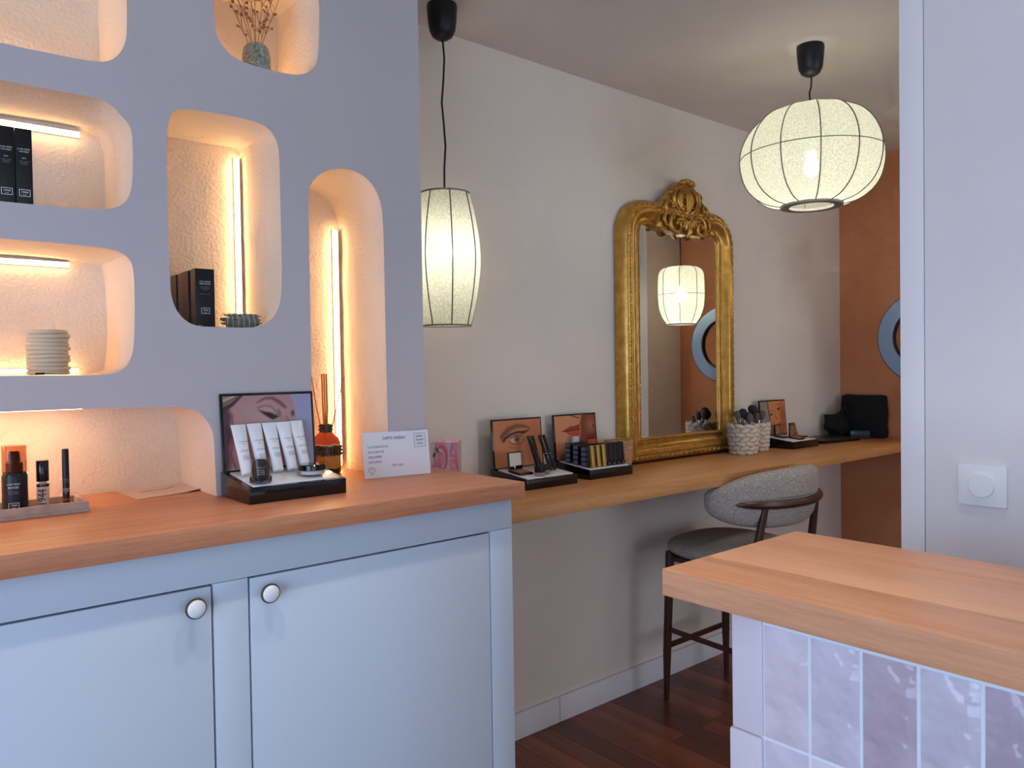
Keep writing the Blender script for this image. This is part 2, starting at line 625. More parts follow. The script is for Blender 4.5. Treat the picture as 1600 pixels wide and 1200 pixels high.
XL = -0.30
N1 = [(XL, 2.037), (0.30, 2.038), (0.386, 2.041), (0.417, 2.051), (0.441, 2.084), (0.448, 2.126), (0.448, 2.30), (0.43, 2.33), (0.39, 2.345), (XL, 2.345)]
N2 = [(XL, 1.733), (0.32, 1.735), (0.397, 1.740), (0.422, 1.750), (0.441, 1.767), (0.450, 1.798), (0.453, 1.866), (0.452, 1.919), (0.435, 1.939), (0.409, 1.964), (0.373, 1.969), (0.294, 1.967), (XL, 1.967)]
N3 = [(XL, 1.402), (0.29, 1.400), (0.389, 1.397), (0.420, 1.406), (0.437, 1.426), (0.446, 1.460), (0.449, 1.541), (0.449, 1.622), (0.438, 1.648), (0.411, 1.660), (0.378, 1.662), (0.297, 1.664), (XL, 1.664)]
N4 = [(0.611, CT), (0.609, 1.20), (0.608, 1.259), (0.596, 1.291), (0.568, 1.318), (0.534, 1.327), (0.37, 1.330), (XL, 1.330), (XL, CT)]
N5 = [(0.629, 2.30), (0.629, 2.189), (0.636, 2.158), (0.653, 2.134), (0.682, 2.118), (0.724, 2.113), (0.787, 2.113), (0.836, 2.118), (0.870, 2.141), (0.884, 2.173), (0.889, 2.315), (0.88, 2.345), (0.85, 2.362), (0.68, 2.362), (0.64, 2.345)]
N6 = [(0.520, 1.911), (0.520, 1.794), (0.520, 1.600), (0.526, 1.551), (0.545, 1.520), (0.572, 1.504), (0.622, 1.503), (0.703, 1.503), (0.729, 1.510), (0.761, 1.535), (0.777, 1.585), (0.777, 1.753), (0.777, 1.905), (0.774, 1.946), (0.752, 1.976), (0.714, 1.986), (0.633, 1.986), (0.570, 1.983), (0.542, 1.977), (0.528, 1.960)]
N7 = [(1.062, CT), (1.061, 1.262), (1.059, 1.532), (1.059, 1.80), (1.050, 1.849), (1.025, 1.887), (0.988, 1.908), (0.943, 1.912), (0.890, 1.896), (0.858, 1.863), (0.848, 1.838), (0.848, 1.526), (0.846, CT)]
closed_n = [chaikin(n) for n in (N1, N2, N3, N5, N6)]
n4s = N4[:1] + chaikin(N4[1:7], 2, False) + N4[7:]
n7s = N7[:1] + chaikin(N7[1:-1], 2, False) + N7[-1:]
outer = [(-2.5, CT)] + n4s[::-1] + n7s[::-1] + [(XN, CT), (XN, ZC), (-2.5, ZC)]


def cv_face(loops):
    c = bpy.data.curves.new('c', 'CURVE')
    c.dimensions, c.fill_mode = '2D', 'FRONT'
    for lp in loops:
        s = c.splines.new('POLY')
        s.points.add(len(lp) - 1)
        for pnt, (a, b) in zip(s.points, lp):
            pnt.co = (a, b, 0, 1)
        s.use_cyclic_u = True
    ob = bpy.data.objects.new('c', c)
    me = bpy.data.meshes.new_from_object(ob)
    v = [tuple(p.co) for p in me.vertices]
    f = [tuple(p.vertices) for p in me.polygons]
    bpy.data.objects.remove(ob)
    bpy.data.meshes.remove(me)
    return v, f


fv, ff = cv_face([outer] + closed_n)
me = bpy.data.meshes.new('wall_niche')
vs = [(a, V0, b) for a, b, _ in fv]
k = len(vs)
# end face towards the make-up room and back face
vs += [(XN, V0, CT), (XN, VB, CT), (XN, VB, ZC), (XN, V0, ZC), (-2.5, VB, CT), (-2.5, VB, ZC)]
ff += [(k, k + 1, k + 2, k + 3), (k + 1, k + 4, k + 5, k + 2)]
me.from_pydata(vs, [], ff)
nwall = struct(link('wall_niche', me, M_NICHEWALL))


def lining(loop, closed, label, jit=0.003, square=0.0):
    """plastered inside of one niche: wavy sides and back"""
    n, D, K = len(loop), 0.25, 7
    v, f = [], []
    cx, cz = sum(p[0] for p in loop) / n, sum(p[1] for p in loop) / n
    xs, zs = [p[0] for p in loop], [p[1] for p in loop]
    mx_, mz_ = (max(xs) + min(xs)) / 2, (max(zs) + min(zs)) / 2
    hx_, hz_ = (max(xs) - min(xs)) / 2, (max(zs) - min(zs)) / 2
    rc = min(hx_, hz_)
    for j in range(K + 1):
        t = j / K
        for (a, b) in loop:
            # corners sharpen towards the back of the niche
            q_ = square * min(1.0, t * 1.3)
            ex, ez = a - mx_, b - mz_
            ox, oz = max(0.0, abs(ex) - (hx_ - rc)) / rc, max(0.0, abs(ez) - (hz_ - rc)) / rc
            if q_ and max(ox, oz) > 0:
                k_ = 1 / max(ox, oz)
                a = mx_ + math.copysign((abs(ex) - (hx_ - rc) if ox > 0 else 0) * (1 + (k_ - 1) * q_) + (hx_ - rc if ox > 0 else abs(ex)), ex)
                b = mz_ + math.copysign((abs(ez) - (hz_ - rc) if oz > 0 else 0) * (1 + (k_ - 1) * q_) + (hz_ - rc if oz > 0 else abs(ez)), ez)
            d = 0 if j == 0 else (noise.noise(Vector((a * 9, t * 3.5, b * 9))) - 0.2) * jit * (0.5 + t)
            e = Vector((cx - a, cz - b)).normalized()
            zz = b + e.y * d
            v.append((a + e.x * d, V0 + D * t, max(zz, CT) if not closed else zz))
    for j in range(K):
        for i in range(n if closed else n - 1):
            q = (i + 1) % n
            f.append((j * n + i, j * n + q, (j + 1) * n + q, (j + 1) * n + i))
    f.append(tuple(range(K * n, (K + 1) * n)))
    me = bpy.data.meshes.new('niche_lining')
    me.from_pydata(v, [], f)
    me.polygons.foreach_set('use_smooth', [True] * len(me.polygons))
    me.set_sharp_from_angle(angle=math.radians(40))
    return link('niche_lining', me, M_NICHE, nwall, label)


for lp, lb in zip(closed_n, ('upper left niche', 'niche with two black boxes', 'niche with ribbed candle', 'niche with vase', 'tall rounded niche with dark boxes')):
    lining(lp, True, lb, square={'niche with two black boxes': 0.45, 'niche with ribbed candle': 0.5}.get(lb, 0.95))
lining(n4s, False, 'low wide niche above the worktop', square=0.0)
lining(n7s, False, 'tall arched niche')


def led(label, a, b, wd=0.011, ml=None, lip=0):
    """LED profile; lip = side (+1/-1 across the strip) shielded by the channel"""
    a, b = Vector(a), Vector(b)
    t = thing('led_strip', label, 'light', a)
    d = b - a
    h = wd / 2
    up_ = abs(d.z) > abs(d.x)
    ml = ml or (M_LED if up_ else M_LEDH)

    def bar(p0, p1, y0, y1):
        return (p0, p1, y0, y1, 0, d.z) if up_ else (0, d.x, y0, y1, p0, p1)
    G().box(*bar(-h, h, -0.006, 0.004)).obj('diffuser', ml, t)
    c_ = G().box(*bar(-h - 0.001, h + 0.001, 0.0042, 0.009))
    if lip:
        c_.box(*bar(*sorted((lip * (h + 0.0004), lip * (h + 0.0016))), -0.007, 0.0042))
    c_.obj('channel', M_WHITEM, t)
    return t


YB = V0 + 0.25 - 0.010
led('horizontal light strip along the bottom of the uppermost left niche', (-0.25, YB, 2.052), (0.36, YB, 2.052), 0.011, M_LED)
led('horizontal light strip above the two black boxes', (-0.25, YB, 1.952), (0.400, YB, 1.952), 0.009, None, 1)
led('horizontal light strip along the top of the niche with the ribbed candle', (-0.25, YB, 1.651), (0.372, YB, 1.651), 0.009, None, 1)
led('horizontal light strip along the floor of the niche with the ribbed candle', (-0.25, YB, 1.410), (0.385, YB, 1.410), 0.008)
t_ = thing('led_strip', 'horizontal light strip under the top of the low wide niche', 'light', (-0.25, 1.915, 1.3245))
G().box(0, 0.62, -0.015, 0.015, 0, 0.003).obj('diffuser', M_LED, t_)
G().box(0, 0.62, -0.016, 0.016, 0.003, 0.0055).obj('channel', M_WHITEM, t_)
led('horizontal light strip behind the vase of dried flowers', (0.66, YB, 2.124), (0.85, YB, 2.124), 0.012, M_LED)
led('vertical light strip in the niche with the dark boxes and sage bundle', (0.764, YB, 1.525), (0.764, YB, 1.958), 0.009, None, 1)
led('tall vertical light strip behind the reed diffuser', (1.043, YB, CT + 0.01), (1.043, YB, 1.80), 0.010, None, 1)

# ---------------------------------------------------------------- cabinet and worktops
cab = thing('cabinet', 'long white painted cabinet with two doors under the worktop', 'cabinet', (0, 1.465, 0))
XR = 1.230
G().box(-2.45, XR, 0.024, 0.735, 0, 1.08).obj('carcass', M_CAB, cab)
G().box(-2.45, XR, 0, 0.0235, 1.0045, 1.08).obj('top_rail', M_CAB, cab, bevel=0.0012)
for a, b in ((0.4965, 0.5625), (1.162, XR), (-0.19, -0.124), (-2.45, -0.88)):
    G().box(a, b, 0, 0.0235, 0.06, 1.0035).obj('stile', M_CAB, cab, bevel=0.0012)
G().box(-2.45, XR, 0.004, 0.0235, 0, 0.0595).obj('plinth', M_CAB, cab)
G().box(-2.44, XR - 0.01, 0.019, 0.0239, 0.06, 1.003).obj('door_gap', M_GAP, cab)
for n, (a, b, kx, lb) in enumerate(((-0.12, 0.4925, 0.459, None), (0.5665, 1.158, 0.600, None), (-0.876, -0.194, -0.83, None))):
    d = G().box(a, b, 0.0005, 0.0185, 0.064, 1.0005).obj('door', M_CAB, cab, bevel=0.0015)
    MK = Matrix.Rotation(math.radians(90), 3, 'X')
    G().lathe([(0.006, 0), (0.007, 0.008), (0.013, 0.012), (0.0185, 0.015), (0.0195, 0.018), (0.0185, 0.021), (0.016, 0.0215)], 28, (kx, 0.0005, 0.969), MK).obj('knob_rim', M_BRASS, d)
    G().lathe([(0.0165, 0.0195), (0.0165, 0.022), (0.0145, 0.0245), (0.010, 0.0262), (0.004, 0.0270), (0.0005, 0.0271)], 28, (kx, 0.0005, 0.969), MK).obj('knob', M_CERAMIC, d, label='white ceramic knob')

tag(G().box(-2.45, 1.245, 1.430, 2.205, 1.081, CT).obj('worktop', M_OAK_TOP, bevel=0.002), 'long orange oak worktop on the white cabinet below the lit niches', 'worktop')
tag(G().box(1.247, XE - 0.001, 1.712, 2.208, 0.946, ST).obj('shelf', M_OAK_SHELF, bevel=0.002), 'long oak make-up shelf fixed along the back wall under the gold mirror', 'shelf')

# peninsula: tiled base and board worktop
pen = thing('bar_counter', 'bar counter base clad in glossy pale pink tiles in the foreground', 'counter', (0.86, 0.583, 0))
G().box(0.0026, 0.31, -2.6, -0.001, 0, 1.082).obj('body', M_GROUT, pen)
M_TRIM = mat('pink_trim', (214, 200, 208), 0.4, bump=0.12, bscale=18)
G().box(-0.0005, 0.02, -0.0455, -0.001, 0.929, 1.079).obj('edge_trim', M_TRIM, pen, bevel=0.003)
for q in range(7):
    G().box(-0.003, 0.02, -0.0455, 0.002, 0.929 - 0.145 * (q + 1) + 0.001 if q < 6 else 0.001, 0.928 - 0.145 * q).obj('edge_trim', M_TRIM, pen, bevel=0.004)
TC = [(206, 190, 198), (198, 184, 196), (178, 156, 166), (194, 182, 192), (172, 152, 164), (210, 198, 204)]


def tile_mat(i):
    M = mat('pink_glaze_%d' % i, TC[i], 0.08, var=tuple(min(255, c + 16) for c in TC[i]), vscale=14, bump=0.9, bscale=24, coat=0.6, bdist=0.010, detail=2)
    return M


tiles = []
for i in range(6):
    W_, H_ = 0.0582, 0.1405
    g = G()
    nx, nz = 5, 8
    v, f = [], []
    for b in range(nz):
        for a in range(nx):
            x_, z_ = -a / (nx - 1) * W_, -b / (nz - 1) * H_
            edge = a in (0, nx - 1) or b in (0, nz - 1)
            dx = 0.0022 if edge else noise.noise(Vector((a * 0.9 + i * 7, b * 0.7, i * 3.1))) * 0.0016 - 0.0006
            v.append((dx, x_, z_))
    for b in range(nz - 1):
        for a in range(nx - 1):
            f.append((b * nx + a, b * nx + a + 1, (b + 1) * nx + a + 1, (b + 1) * nx + a))
    ring = [a for a in range(nx)] + [b * nx + nx - 1 for b in range(1, nz)] + [(nz - 1) * nx + a for a in range(nx - 2, -1, -1)] + [b * nx for b in range(nz - 2, 0, -1)]
    k = len(v)
    v += [(0.006, v[r][1], v[r][2]) for r in ring]
    for j in range(len(ring)):
        q = (j + 1) % len(ring)
        f.append((ring[j], ring[q], k + q, k + j))
    g.add(v, f)
    tm = g.mesh('tile', angle=60)
    tm.materials.append(tile_mat(i))
    tiles.append(tm)
G().box(-0.0015, 0.01, -2.55, -0.047, 1.0735, 1.0825).obj('sealant_bead', mat('white_sealant', (226, 232, 240), 0.4), pen, bevel=0.001)
order = [[0, 1, 2, 3, 4, 5, 1, 0, 2], [1, 5, 0, 1, 2, 3, 0, 4, 1]]
for r in range(7):
    for c in range(9):
        o = bpy.data.objects.new('tile', tiles[order[r][c] if r < 2 else random.randrange(6)])
        COL.objects.link(o)
        o.parent = pen
        o.location = (-0.0005, -0.0475 - c * 0.0625, 1.0715 - r * 0.145)
pt_ = thing('counter_worktop', 'thick oak board top of the tiled bar counter in the foreground', 'worktop', (0.841, 0.680, 1.083))
for i, (a, b, cc) in enumerate(((0, 0.105, ((198, 134, 98), (214, 152, 112), (228, 170, 128))), (0.1052, 0.222, ((206, 144, 106), (222, 162, 122), (234, 178, 138))), (0.2222, 0.352, ((190, 126, 92), (208, 146, 108), (222, 164, 124))))):
    G().box(a, b, -2.7, 0, 0, 0.037).obj('board', wood('oak_board_%d' % i, *cc, axis='Y', rough=0.38, seed=5 + 2.7 * i), pt_, bevel=0.0012)

# light switch
sw = thing('light_switch', 'square white rotary light switch on the partition wall', 'switch', (1.6, 0.5325, 1.1685), (0, 0, -math.pi / 2))
G().box(-0.041, 0.041, -0.009, 0, -0.0385, 0.0385).obj('plate', M_WHITEM, sw, bevel=0.002)
G().lathe([(0.022, 0), (0.022, 0.005), (0.0212, 0.006), (0.001, 0.0061)], 36, (0, -0.009, 0), Matrix.Rotation(math.radians(90), 3, 'X')).obj('dial', M_WHITEM, sw)


# ---------------------------------------------------------------- pendant lamps
def shade_mat():
    M = bpy.data.materials.new('crepe_shade')
    M.use_nodes = True
    N, L = M.node_tree.nodes, M.node_tree.links
    N.remove(N['Principled BSDF'])
    out = N['Material Output']
    tr = N.new('ShaderNodeBsdfTransparent')
    tl = N.new('ShaderNodeBsdfTranslucent')
    df = N.new('ShaderNodeBsdfDiffuse')
    tc = N.new('ShaderNodeTexCoord')
    n = N.new('ShaderNodeTexNoise')
    n.inputs['Scale'].default_value = 170
    n.inputs['Detail'].default_value = 3
    r = N.new('ShaderNodeValToRGB')
    r.color_ramp.elements[0].position, r.color_ramp.elements[1].position = 0.35, 0.65
    r.color_ramp.elements[0].color, r.color_ramp.elements[1].color = lin((206, 206, 186)) + (1,), lin((238, 238, 222)) + (1,)
    L.new(tc.outputs['Object'], n.inputs['Vector'])
    L.new(n.outputs['Fac'], r.inputs['Fac'])
    tr.inputs['Color'].default_value = (0.94, 0.95, 0.88, 1)
    for s in (tl, df):
        L.new(r.outputs['Color'], s.inputs['Color'])
    m1, m2 = N.new('ShaderNodeMixShader'), N.new('ShaderNodeMixShader')
    m1.inputs[0].default_value = 0.35
    L.new(tl.outputs[0], m1.inputs[1])
    L.new(df.outputs[0], m1.inputs[2])
    m2.inputs[0].default_value = 0.72
    L.new(tr.outputs[0], m2.inputs[1])
    L.new(m1.outputs[0], m2.inputs[2])
    L.new(m2.outputs[0], out.inputs['Surface'])
    return M


M_SHADE = shade_mat()
M_WIRE = mat('grey_wire', (92, 92, 84), 0.5)
M_BULB = mat('lit_bulb', (255, 255, 250), 0.3, emit=(255, 252, 236), estr=10)
M_RING = mat('shade_hoop', (150, 142, 132), 0.6)


def pendant(label, x, y, prof, ribs, power, zb, hoops, scallop=0.0, mid=None, rot=0.0):
    """prof: (radius, height above floor) from bottom to top"""
    t = thing('pendant_lamp', label, 'lamp', (x, y, prof[0][1]))
    z0 = prof[0][1]
    top = prof[-1][1]
    # canopy on the ceiling, cord
    G().lathe([(0.047, ZC - z0), (0.049, ZC - z0 - 0.008), (0.046, ZC - z0 - 0.05), (0.042, ZC - z0 - 0.082), (0.033, ZC - z0 - 0.100), (0.018, ZC - z0 - 0.110), (0.004, ZC - z0 - 0.112)], 32).obj('canopy', M_BLACKP, t)
    wob = [(0.004 * math.sin(q * 1.9 + x), 0.004 * math.cos(q * 1.3), top - z0 - 0.06 + (ZC - 0.10 - top + 0.06) * q / 8) for q in range(9)]
    wob[0], wob[-1] = (0, 0, wob[0][2]), (0, 0, wob[-1][2])
    G().tube(wob, 0.0032, 8).obj('cord', M_BLACKP, t)
    P = chaikin([(r, z) for r, z in prof], 2, False)
    n = ribs * 6
    v, f = [], []
    for r, z in P:
        for k in range(n):
            a = rot + 2 * math.pi * k / n
            ph = abs(math.sin(math.pi * (k % 6) / 6))
            rr = r * (1 - scallop * ph)
            v.append((rr * math.cos(a), rr * math.sin(a), z - z0))
    for i in range(len(P) - 1):
        for k in range(n):
            f.append((i * n + k, i * n + (k + 1) % n, (i + 1) * n + (k + 1) % n, (i + 1) * n + k))
    sm = bpy.data.meshes.new('shade')
    sm.from_pydata(v, [], f)
    sm.polygons.foreach_set('use_smooth', [True] * len(sm.polygons))
    link('shade', sm, M_SHADE, t)
    for k in range(ribs):
        a = rot + 2 * math.pi * k / ribs
        G().tube([((r + 0.001) * math.cos(a), (r + 0.001) * math.sin(a), z - z0) for r, z in P], 0.0021, 5).obj('rib', M_WIRE, t)
    if mid:
        G().tube([((mid[0] + 0.001) * math.cos(2 * math.pi * k / 64), (mid[0] + 0.001) * math.sin(2 * math.pi * k / 64), mid[1] - z0) for k in range(64)], 0.0017, 5, True).obj('hoop', M_WIRE, t)
    for r_in, r_out, z, th in hoops:
        G().lathe([(r_in, z - z0), (r_out, z - z0), (r_out, z - z0 + th), (r_in, z - z0 + th), (r_in, z - z0)], 48, close=False).obj('hoop', M_RING, t)
    # bulb on its socket, with three wire spokes
    G().lathe([(0.0005, zb - 0.040), (0.014, zb - 0.036), (0.023, zb - 0.026), (0.027, zb - 0.012), (0.024, zb + 0.006), (0.017, zb + 0.030), (0.013, zb + 0.050), (0.001, zb + 0.051)], 20, (0, 0, -z0)).obj('bulb', M_BULB, t)
    G().lathe([(0.001, zb + 0.05), (0.02, zb + 0.05), (0.022, zb + 0.10), (0.012, zb + 0.115), (0.001, zb + 0.116)], 20, (0, 0, -z0)).obj('socket', M_WHITEM, t)
    rt_ = P[-1][0]
    G().lathe([(0.001, zb + 0.112), (0.006, zb + 0.112), (0.006, top - 0.005), (0.001, top - 0.005)], 10, (0, 0, -z0)).obj('stem', M_WHITEM, t)
    sp = G()
    for k in range(3):
        a = 2 * math.pi * k / 3 + 0.4
        sp.tube([(0, 0, zb + 0.10 - z0), (rt_ * math.cos(a), rt_ * math.sin(a), top - 0.004 - z0)], 0.0016, 5)
    sp.obj('spoke', M_WIRE, t)
    l = bpy.data.lights.new('bulb_light', 'POINT')
    l.energy, l.color, l.shadow_soft_size = power, (1.0, 0.965, 0.87), 0.033
    o = bpy.data.objects.new('bulb_light', l)
    COL.objects.link(o)
    o.parent = t
    o.location = (0, 0, zb - 0.012 - z0)
    return t


pendant('tall barrel-shaped pale fabric pendant lamp beside the niche wall', 1.458, 2.048,
        [(0.078, 1.540), (0.098, 1.62), (0.112, 1.72), (0.112, 1.79), (0.100, 1.88), (0.080, 1.966)], 8, 3.6, 1.785,
        [(0.074, 0.081, 1.962, 0.006), (0.074, 0.080, 1.538, 0.005)], 0.0, None, 0.35)
pendant('wide pumpkin-shaped white fabric pendant lamp near the terracotta wall', 2.704, 1.470,
        [(0.105, 1.985), (0.170, 2.000), (0.232, 2.055), (0.255, 2.140), (0.248, 2.215), (0.205, 2.290), (0.135, 2.336), (0.055, 2.342)], 12, 9.5, 2.130,
        [(0.078, 0.110, 1.980, 0.010), (0.050, 0.057, 2.338, 0.005)], 0.05, (0.250, 2.168), 0.1)
pendant('cage-like pale fabric pendant lamp seen only in the gold mirror', 3.82, 1.42,
        [(0.085, 1.652), (0.118, 1.70), (0.138, 1.77), (0.139, 1.90), (0.134, 1.970), (0.100, 1.996), (0.05, 1.998)], 8, 12.0, 1.83,
        [(0.080, 0.088, 1.648, 0.006)], 0.0, (0.1385, 1.83), 0.2)

# ---------------------------------------------------------------- gilded mirror
mr = thing('gold_mirror', 'tall gilded mirror with a carved crest standing on the make-up shelf', 'mirror', (2.828, 2.17, ST + 0.0005))
IW, IB, IT, FWd = 0.285, 0.108, 1.022, 0.120     # half inner width, inner bottom/top above the shelf


def contour(t, na=12):
    r = 0.05 + t
    p = [(-IW - t, IB - min(t, IB))]
    for k in range(na + 1):
        a = math.pi - math.pi / 2 * k / na
        p.append((-IW + 0.05 + r * math.cos(a), IT - 0.05 + r * math.sin(a)))
    for k in range(na + 1):
        a = math.pi / 2 - math.pi / 2 * k / na
        p.append((IW - 0.05 + r * math.cos(a), IT - 0.05 + r * math.sin(a)))
    p.append((IW + t, IB - min(t, IB)))
    return p


prof = [(0.0, 0.004), (0.0, -0.006), (0.004, -0.010), (0.012, -0.012), (0.016, -0.006), (0.022, -0.004), (0.034, -0.009), (0.045, -0.020),
        (0.052, -0.028), (0.060, -0.034), (0.070, -0.036), (0.076, -0.033), (0.079, -0.029), (0.084, -0.031), (0.094, -0.030), (0.104, -0.022),
        (0.112, -0.008), (0.1155, 0.010), (0.1155, 0.036)]
v, f = [], []
for t, y in prof:
    v += [(x_, y, z_) for x_, z_ in contour(t * 0.93)]
n = len(contour(0))
for i in range(len(prof) - 1):
    for k in range(n):
        f.append((i * n + k, i * n + (k + 1) % n, (i + 1) * n + (k + 1) % n, (i + 1) * n + k))
G().add(v, f).obj('frame', M_GOLD, mr, angle=50)
gp = contour(0.006)
G().add([(x_, 0.0, z_) for x_, z_ in gp], [tuple(range(len(gp)))]).obj('glass', M_MIRROR, mr, smooth=False)
G().prism(contour(0.10), 0.004, 0.036).obj('backing', M_WALNUT, mr)


def along(loop, step):
    out = []
    pts = [Vector(p) for p in loop] + [Vector(loop[0])]
    acc = 0.0
    for a, b in zip(pts[:-1], pts[1:]):
        L_ = (b - a).length
        while acc <= L_:
            out.append(a + (b - a) * (acc / L_))
            acc += step
        acc -= L_
    return out


bd = G()
for p in along(contour(0.0075), 0.0105):
    bd.ball((p.x, -0.0125, p.y), 0.0042, 6, 4)
o = bd.obj('bead_trim', M_GOLDC, mr)
o['kind'] = 'stuff'
lf = G()
for i, p in enumerate(along(contour(0.083), 0.017)):
    a = 0.6 if i % 2 else -0.6
    lf.ball((p.x, -0.0305, p.y), (0.0042, 0.0035, 0.0085), 6, 4, Matrix.Rotation(a, 3, 'Y'))
o = lf.obj('carved_leaf_band', M_GOLDC, mr)
o['kind'] = 'stuff'

# carved crest
cr = G()


def spiral(cx, cz, r0, r1, a0, a1, y0, y1, w0, w1, sgn, n=26):
    pts, rad = [], []
    for k in range(n):
        t = k / (n - 1)
        a = math.radians(a0 + (a1 - a0) * t)
        r = r0 + (r1 - r0) * t
        pts.append((sgn * (cx + r * math.cos(a)), y0 + (y1 - y0) * t, cz + r * math.sin(a)))
        rad.append((w0 + (w1 - w0) * t) * (0.55 + 0.45 * math.sin(math.pi * min(1, t * 1.15))))
    cr.tube(pts, rad, 8)
    return pts[-1]


CZ = 1.085   # crest middle above the shelf
for s_ in (-1, 1):
    # large lower scrolls, side scrolls, upper scrolls, tips
    e = spiral(0.085, CZ - 0.050, 0.055, 0.010, 150, -330, -0.034, -0.050, 0.014, 0.008, s_)
    cr.ball(e, 0.010, 8, 6)
    e = spiral(0.135, CZ - 0.038, 0.048, 0.012, 165, -140, -0.030, -0.040, 0.013, 0.008, s_)
    cr.ball(e, 0.011, 8, 6)
    e = spiral(0.120, CZ + 0.030, 0.042, 0.008, 205, 560, -0.024, -0.044, 0.013, 0.007, s_)
    cr.ball(e, 0.010, 8, 6)
    e = spiral(0.045, CZ + 0.075, 0.058, 0.030, -75, 110, -0.032, -0.036, 0.013, 0.009, s_)
    spiral(0.020, CZ + 0.065, 0.050, 0.048, -90, 90, -0.036, -0.040, 0.008, 0.007, s_)
    cr.ball((s_ * 0.188, -0.028, CZ + 0.005), (0.026, 0.014, 0.014), 10, 6, Matrix.Rotation(s_ * 0.25, 3, 'Y'))
    cr.ball((s_ * 0.192, -0.030, CZ - 0.060), (0.024, 0.014, 0.020), 10, 6, Matrix.Rotation(s_ * 0.7, 3, 'Y'))
    cr.ball((s_ * 0.100, -0.026, CZ + 0.098), (0.024, 0.012, 0.013), 10, 6, Matrix.Rotation(s_ * 0.4, 3, 'Y'))
    cr.ball((s_ * 0.030, -0.036, CZ + 0.145), (0.026, 0.014, 0.013), 10, 6, Matrix.Rotation(s_ * 0.3, 3, 'Y'))
    for q in range(5):     # acanthus fingers fanning out below the shell
        a = math.radians(-20 - 24 * q)
        c0 = Vector((s_ * 0.020, -0.036, CZ - 0.010))
        d = Vector((s_ * math.cos(a), 0, math.sin(a)))
        cr.tube([c0, c0 + d * 0.035 + Vector((0, -0.008, 0)), c0 + d * 0.065 + Vector((0, -0.002, 0.006))], [0.004, 0.009, 0.003], 6)
    for q in range(4):
        cr.ball((s_ * 0.030, -0.044, CZ + 0.035 + q * 0.020), 0.0055, 6, 5)
for q in range(-2, 3):     # ribbed shell
    cr.tube([(q * 0.004, -0.040, CZ + 0.015), (q * 0.011, -0.052, CZ + 0.060), (q * 0.008, -0.042, CZ + 0.108)], [0.004, 0.0075, 0.004], 7)
cr.ball((0, -0.026, CZ + 0.062), (0.050, 0.014, 0.066), 14, 10)
cr.ball((0, -0.036, CZ + 0.150), (0.018, 0.016, 0.013), 10, 6)
for q in range(3):
    cr.ball((0, -0.046, CZ - 0.012 - q * 0.018), 0.008, 8, 6)
cr.tube([(0, -0.040, CZ - 0.045), (0.004, -0.046, CZ - 0.075), (0, -0.034, CZ - 0.100)], [0.006, 0.014, 0.004], 8)
bk = [(-0.200, CZ - 0.075), (-0.195, CZ - 0.005), (-0.150, CZ + 0.055), (-0.105, CZ + 0.090), (-0.070, CZ + 0.125), (-0.035, CZ + 0.150), (0.035, CZ + 0.150), (0.070, CZ + 0.125),
      (0.105, CZ + 0.090), (0.150, CZ + 0.055), (0.195, CZ - 0.005), (0.200, CZ - 0.075), (0.10, CZ - 0.080), (0, CZ - 0.085), (-0.10, CZ - 0.080)]
cr.prism([(a, b) for a, b in bk], -0.026, 0.020)
crest = cr.obj('crest', M_GOLDC, mr, angle=60)
crest.location.x = 0.016

# ---------------------------------------------------------------- bar stool
stool = thing('bar_stool', 'grey fabric bar stool with curved backrest and dark wooden legs', 'stool', (2.765, 1.84, 0))


def fabric(name, a, b):
    M = mat(name, a, 0.9, var=b, vscale=230, bump=0.6, bscale=260, detail=2, spec=0.2)
    return M


M_FAB = fabric('grey_woven_fabric', (128, 119, 112), (190, 180, 171))


def pad(outline, th, bulge, fn, rows=7, name='pad'):
    """upholstered pad: outline loop (a,b) -> shrunk rings on both faces; fn maps (a,b,c) to space"""
    n = len(outline)
    ca, cb = sum(p[0] for p in outline) / n, sum(p[1] for p in outline) / n
    rings = []
    for k in range(rows * 2 + 1):
        t = -1 + k / rows
        q = math.sin(t * math.pi / 2)
        s = math.cos(t * math.pi / 2) ** 0.42 if abs(t) < 1 else 0.0
        rings.append((max(s, 0.02), q))
    v, f = [], []
    for s, q in rings:
        for a, b in outline:
            v.append(fn(ca + (a - ca) * s, cb + (b - cb) * s, q * th / 2 * (1 + bulge * (1 - s))))
    for i in range(len(rings) - 1):
        for k in range(n):
            f.append((i * n + k, i * n + (k + 1) % n, (i + 1) * n + (k + 1) % n, (i + 1) * n + k))
    f.append(tuple(range(n))[::-1])
    f.append(tuple(range((len(rings) - 1) * n, len(rings) * n)))
    return G().add(v, f)


seat_o = []
for k in range(48):
    a = 2 * math.pi * k / 48
    e = 2.6
    seat_o.append((0.245 * abs(math.cos(a)) ** (2 / e) * (1 if math.cos(a) > 0 else -1), 0.035 + 0.235 * abs(math.sin(a)) ** (2 / e) * (1 if math.sin(a) > 0 else -1)))
pad(seat_o, 0.085, 0.15, lambda a, b, c: (a, b, 0.643 + c), 7).obj('seat', M_FAB, stool, angle=80)
back_o = chaikin([(-0.396, 0.890), (-0.385, 0.926), (-0.33, 0.942), (-0.27, 0.972), (-0.18, 0.996), (0, 1.008), (0.18, 0.996), (0.27, 0.972), (0.33, 0.942), (0.385, 0.926), (0.396, 0.890), (0.385, 0.835), (0.31, 0.797), (0.18, 0.778), (0, 0.772), (-0.18, 0.778), (-0.31, 0.797), (-0.385, 0.835)], 2)
RB = 0.37


def bend(a, b, c):
    th = a / RB
    r = RB - c - (b - 0.89) * -0.10
    return (r * math.sin(th), 0.11 - r * math.cos(th), b)


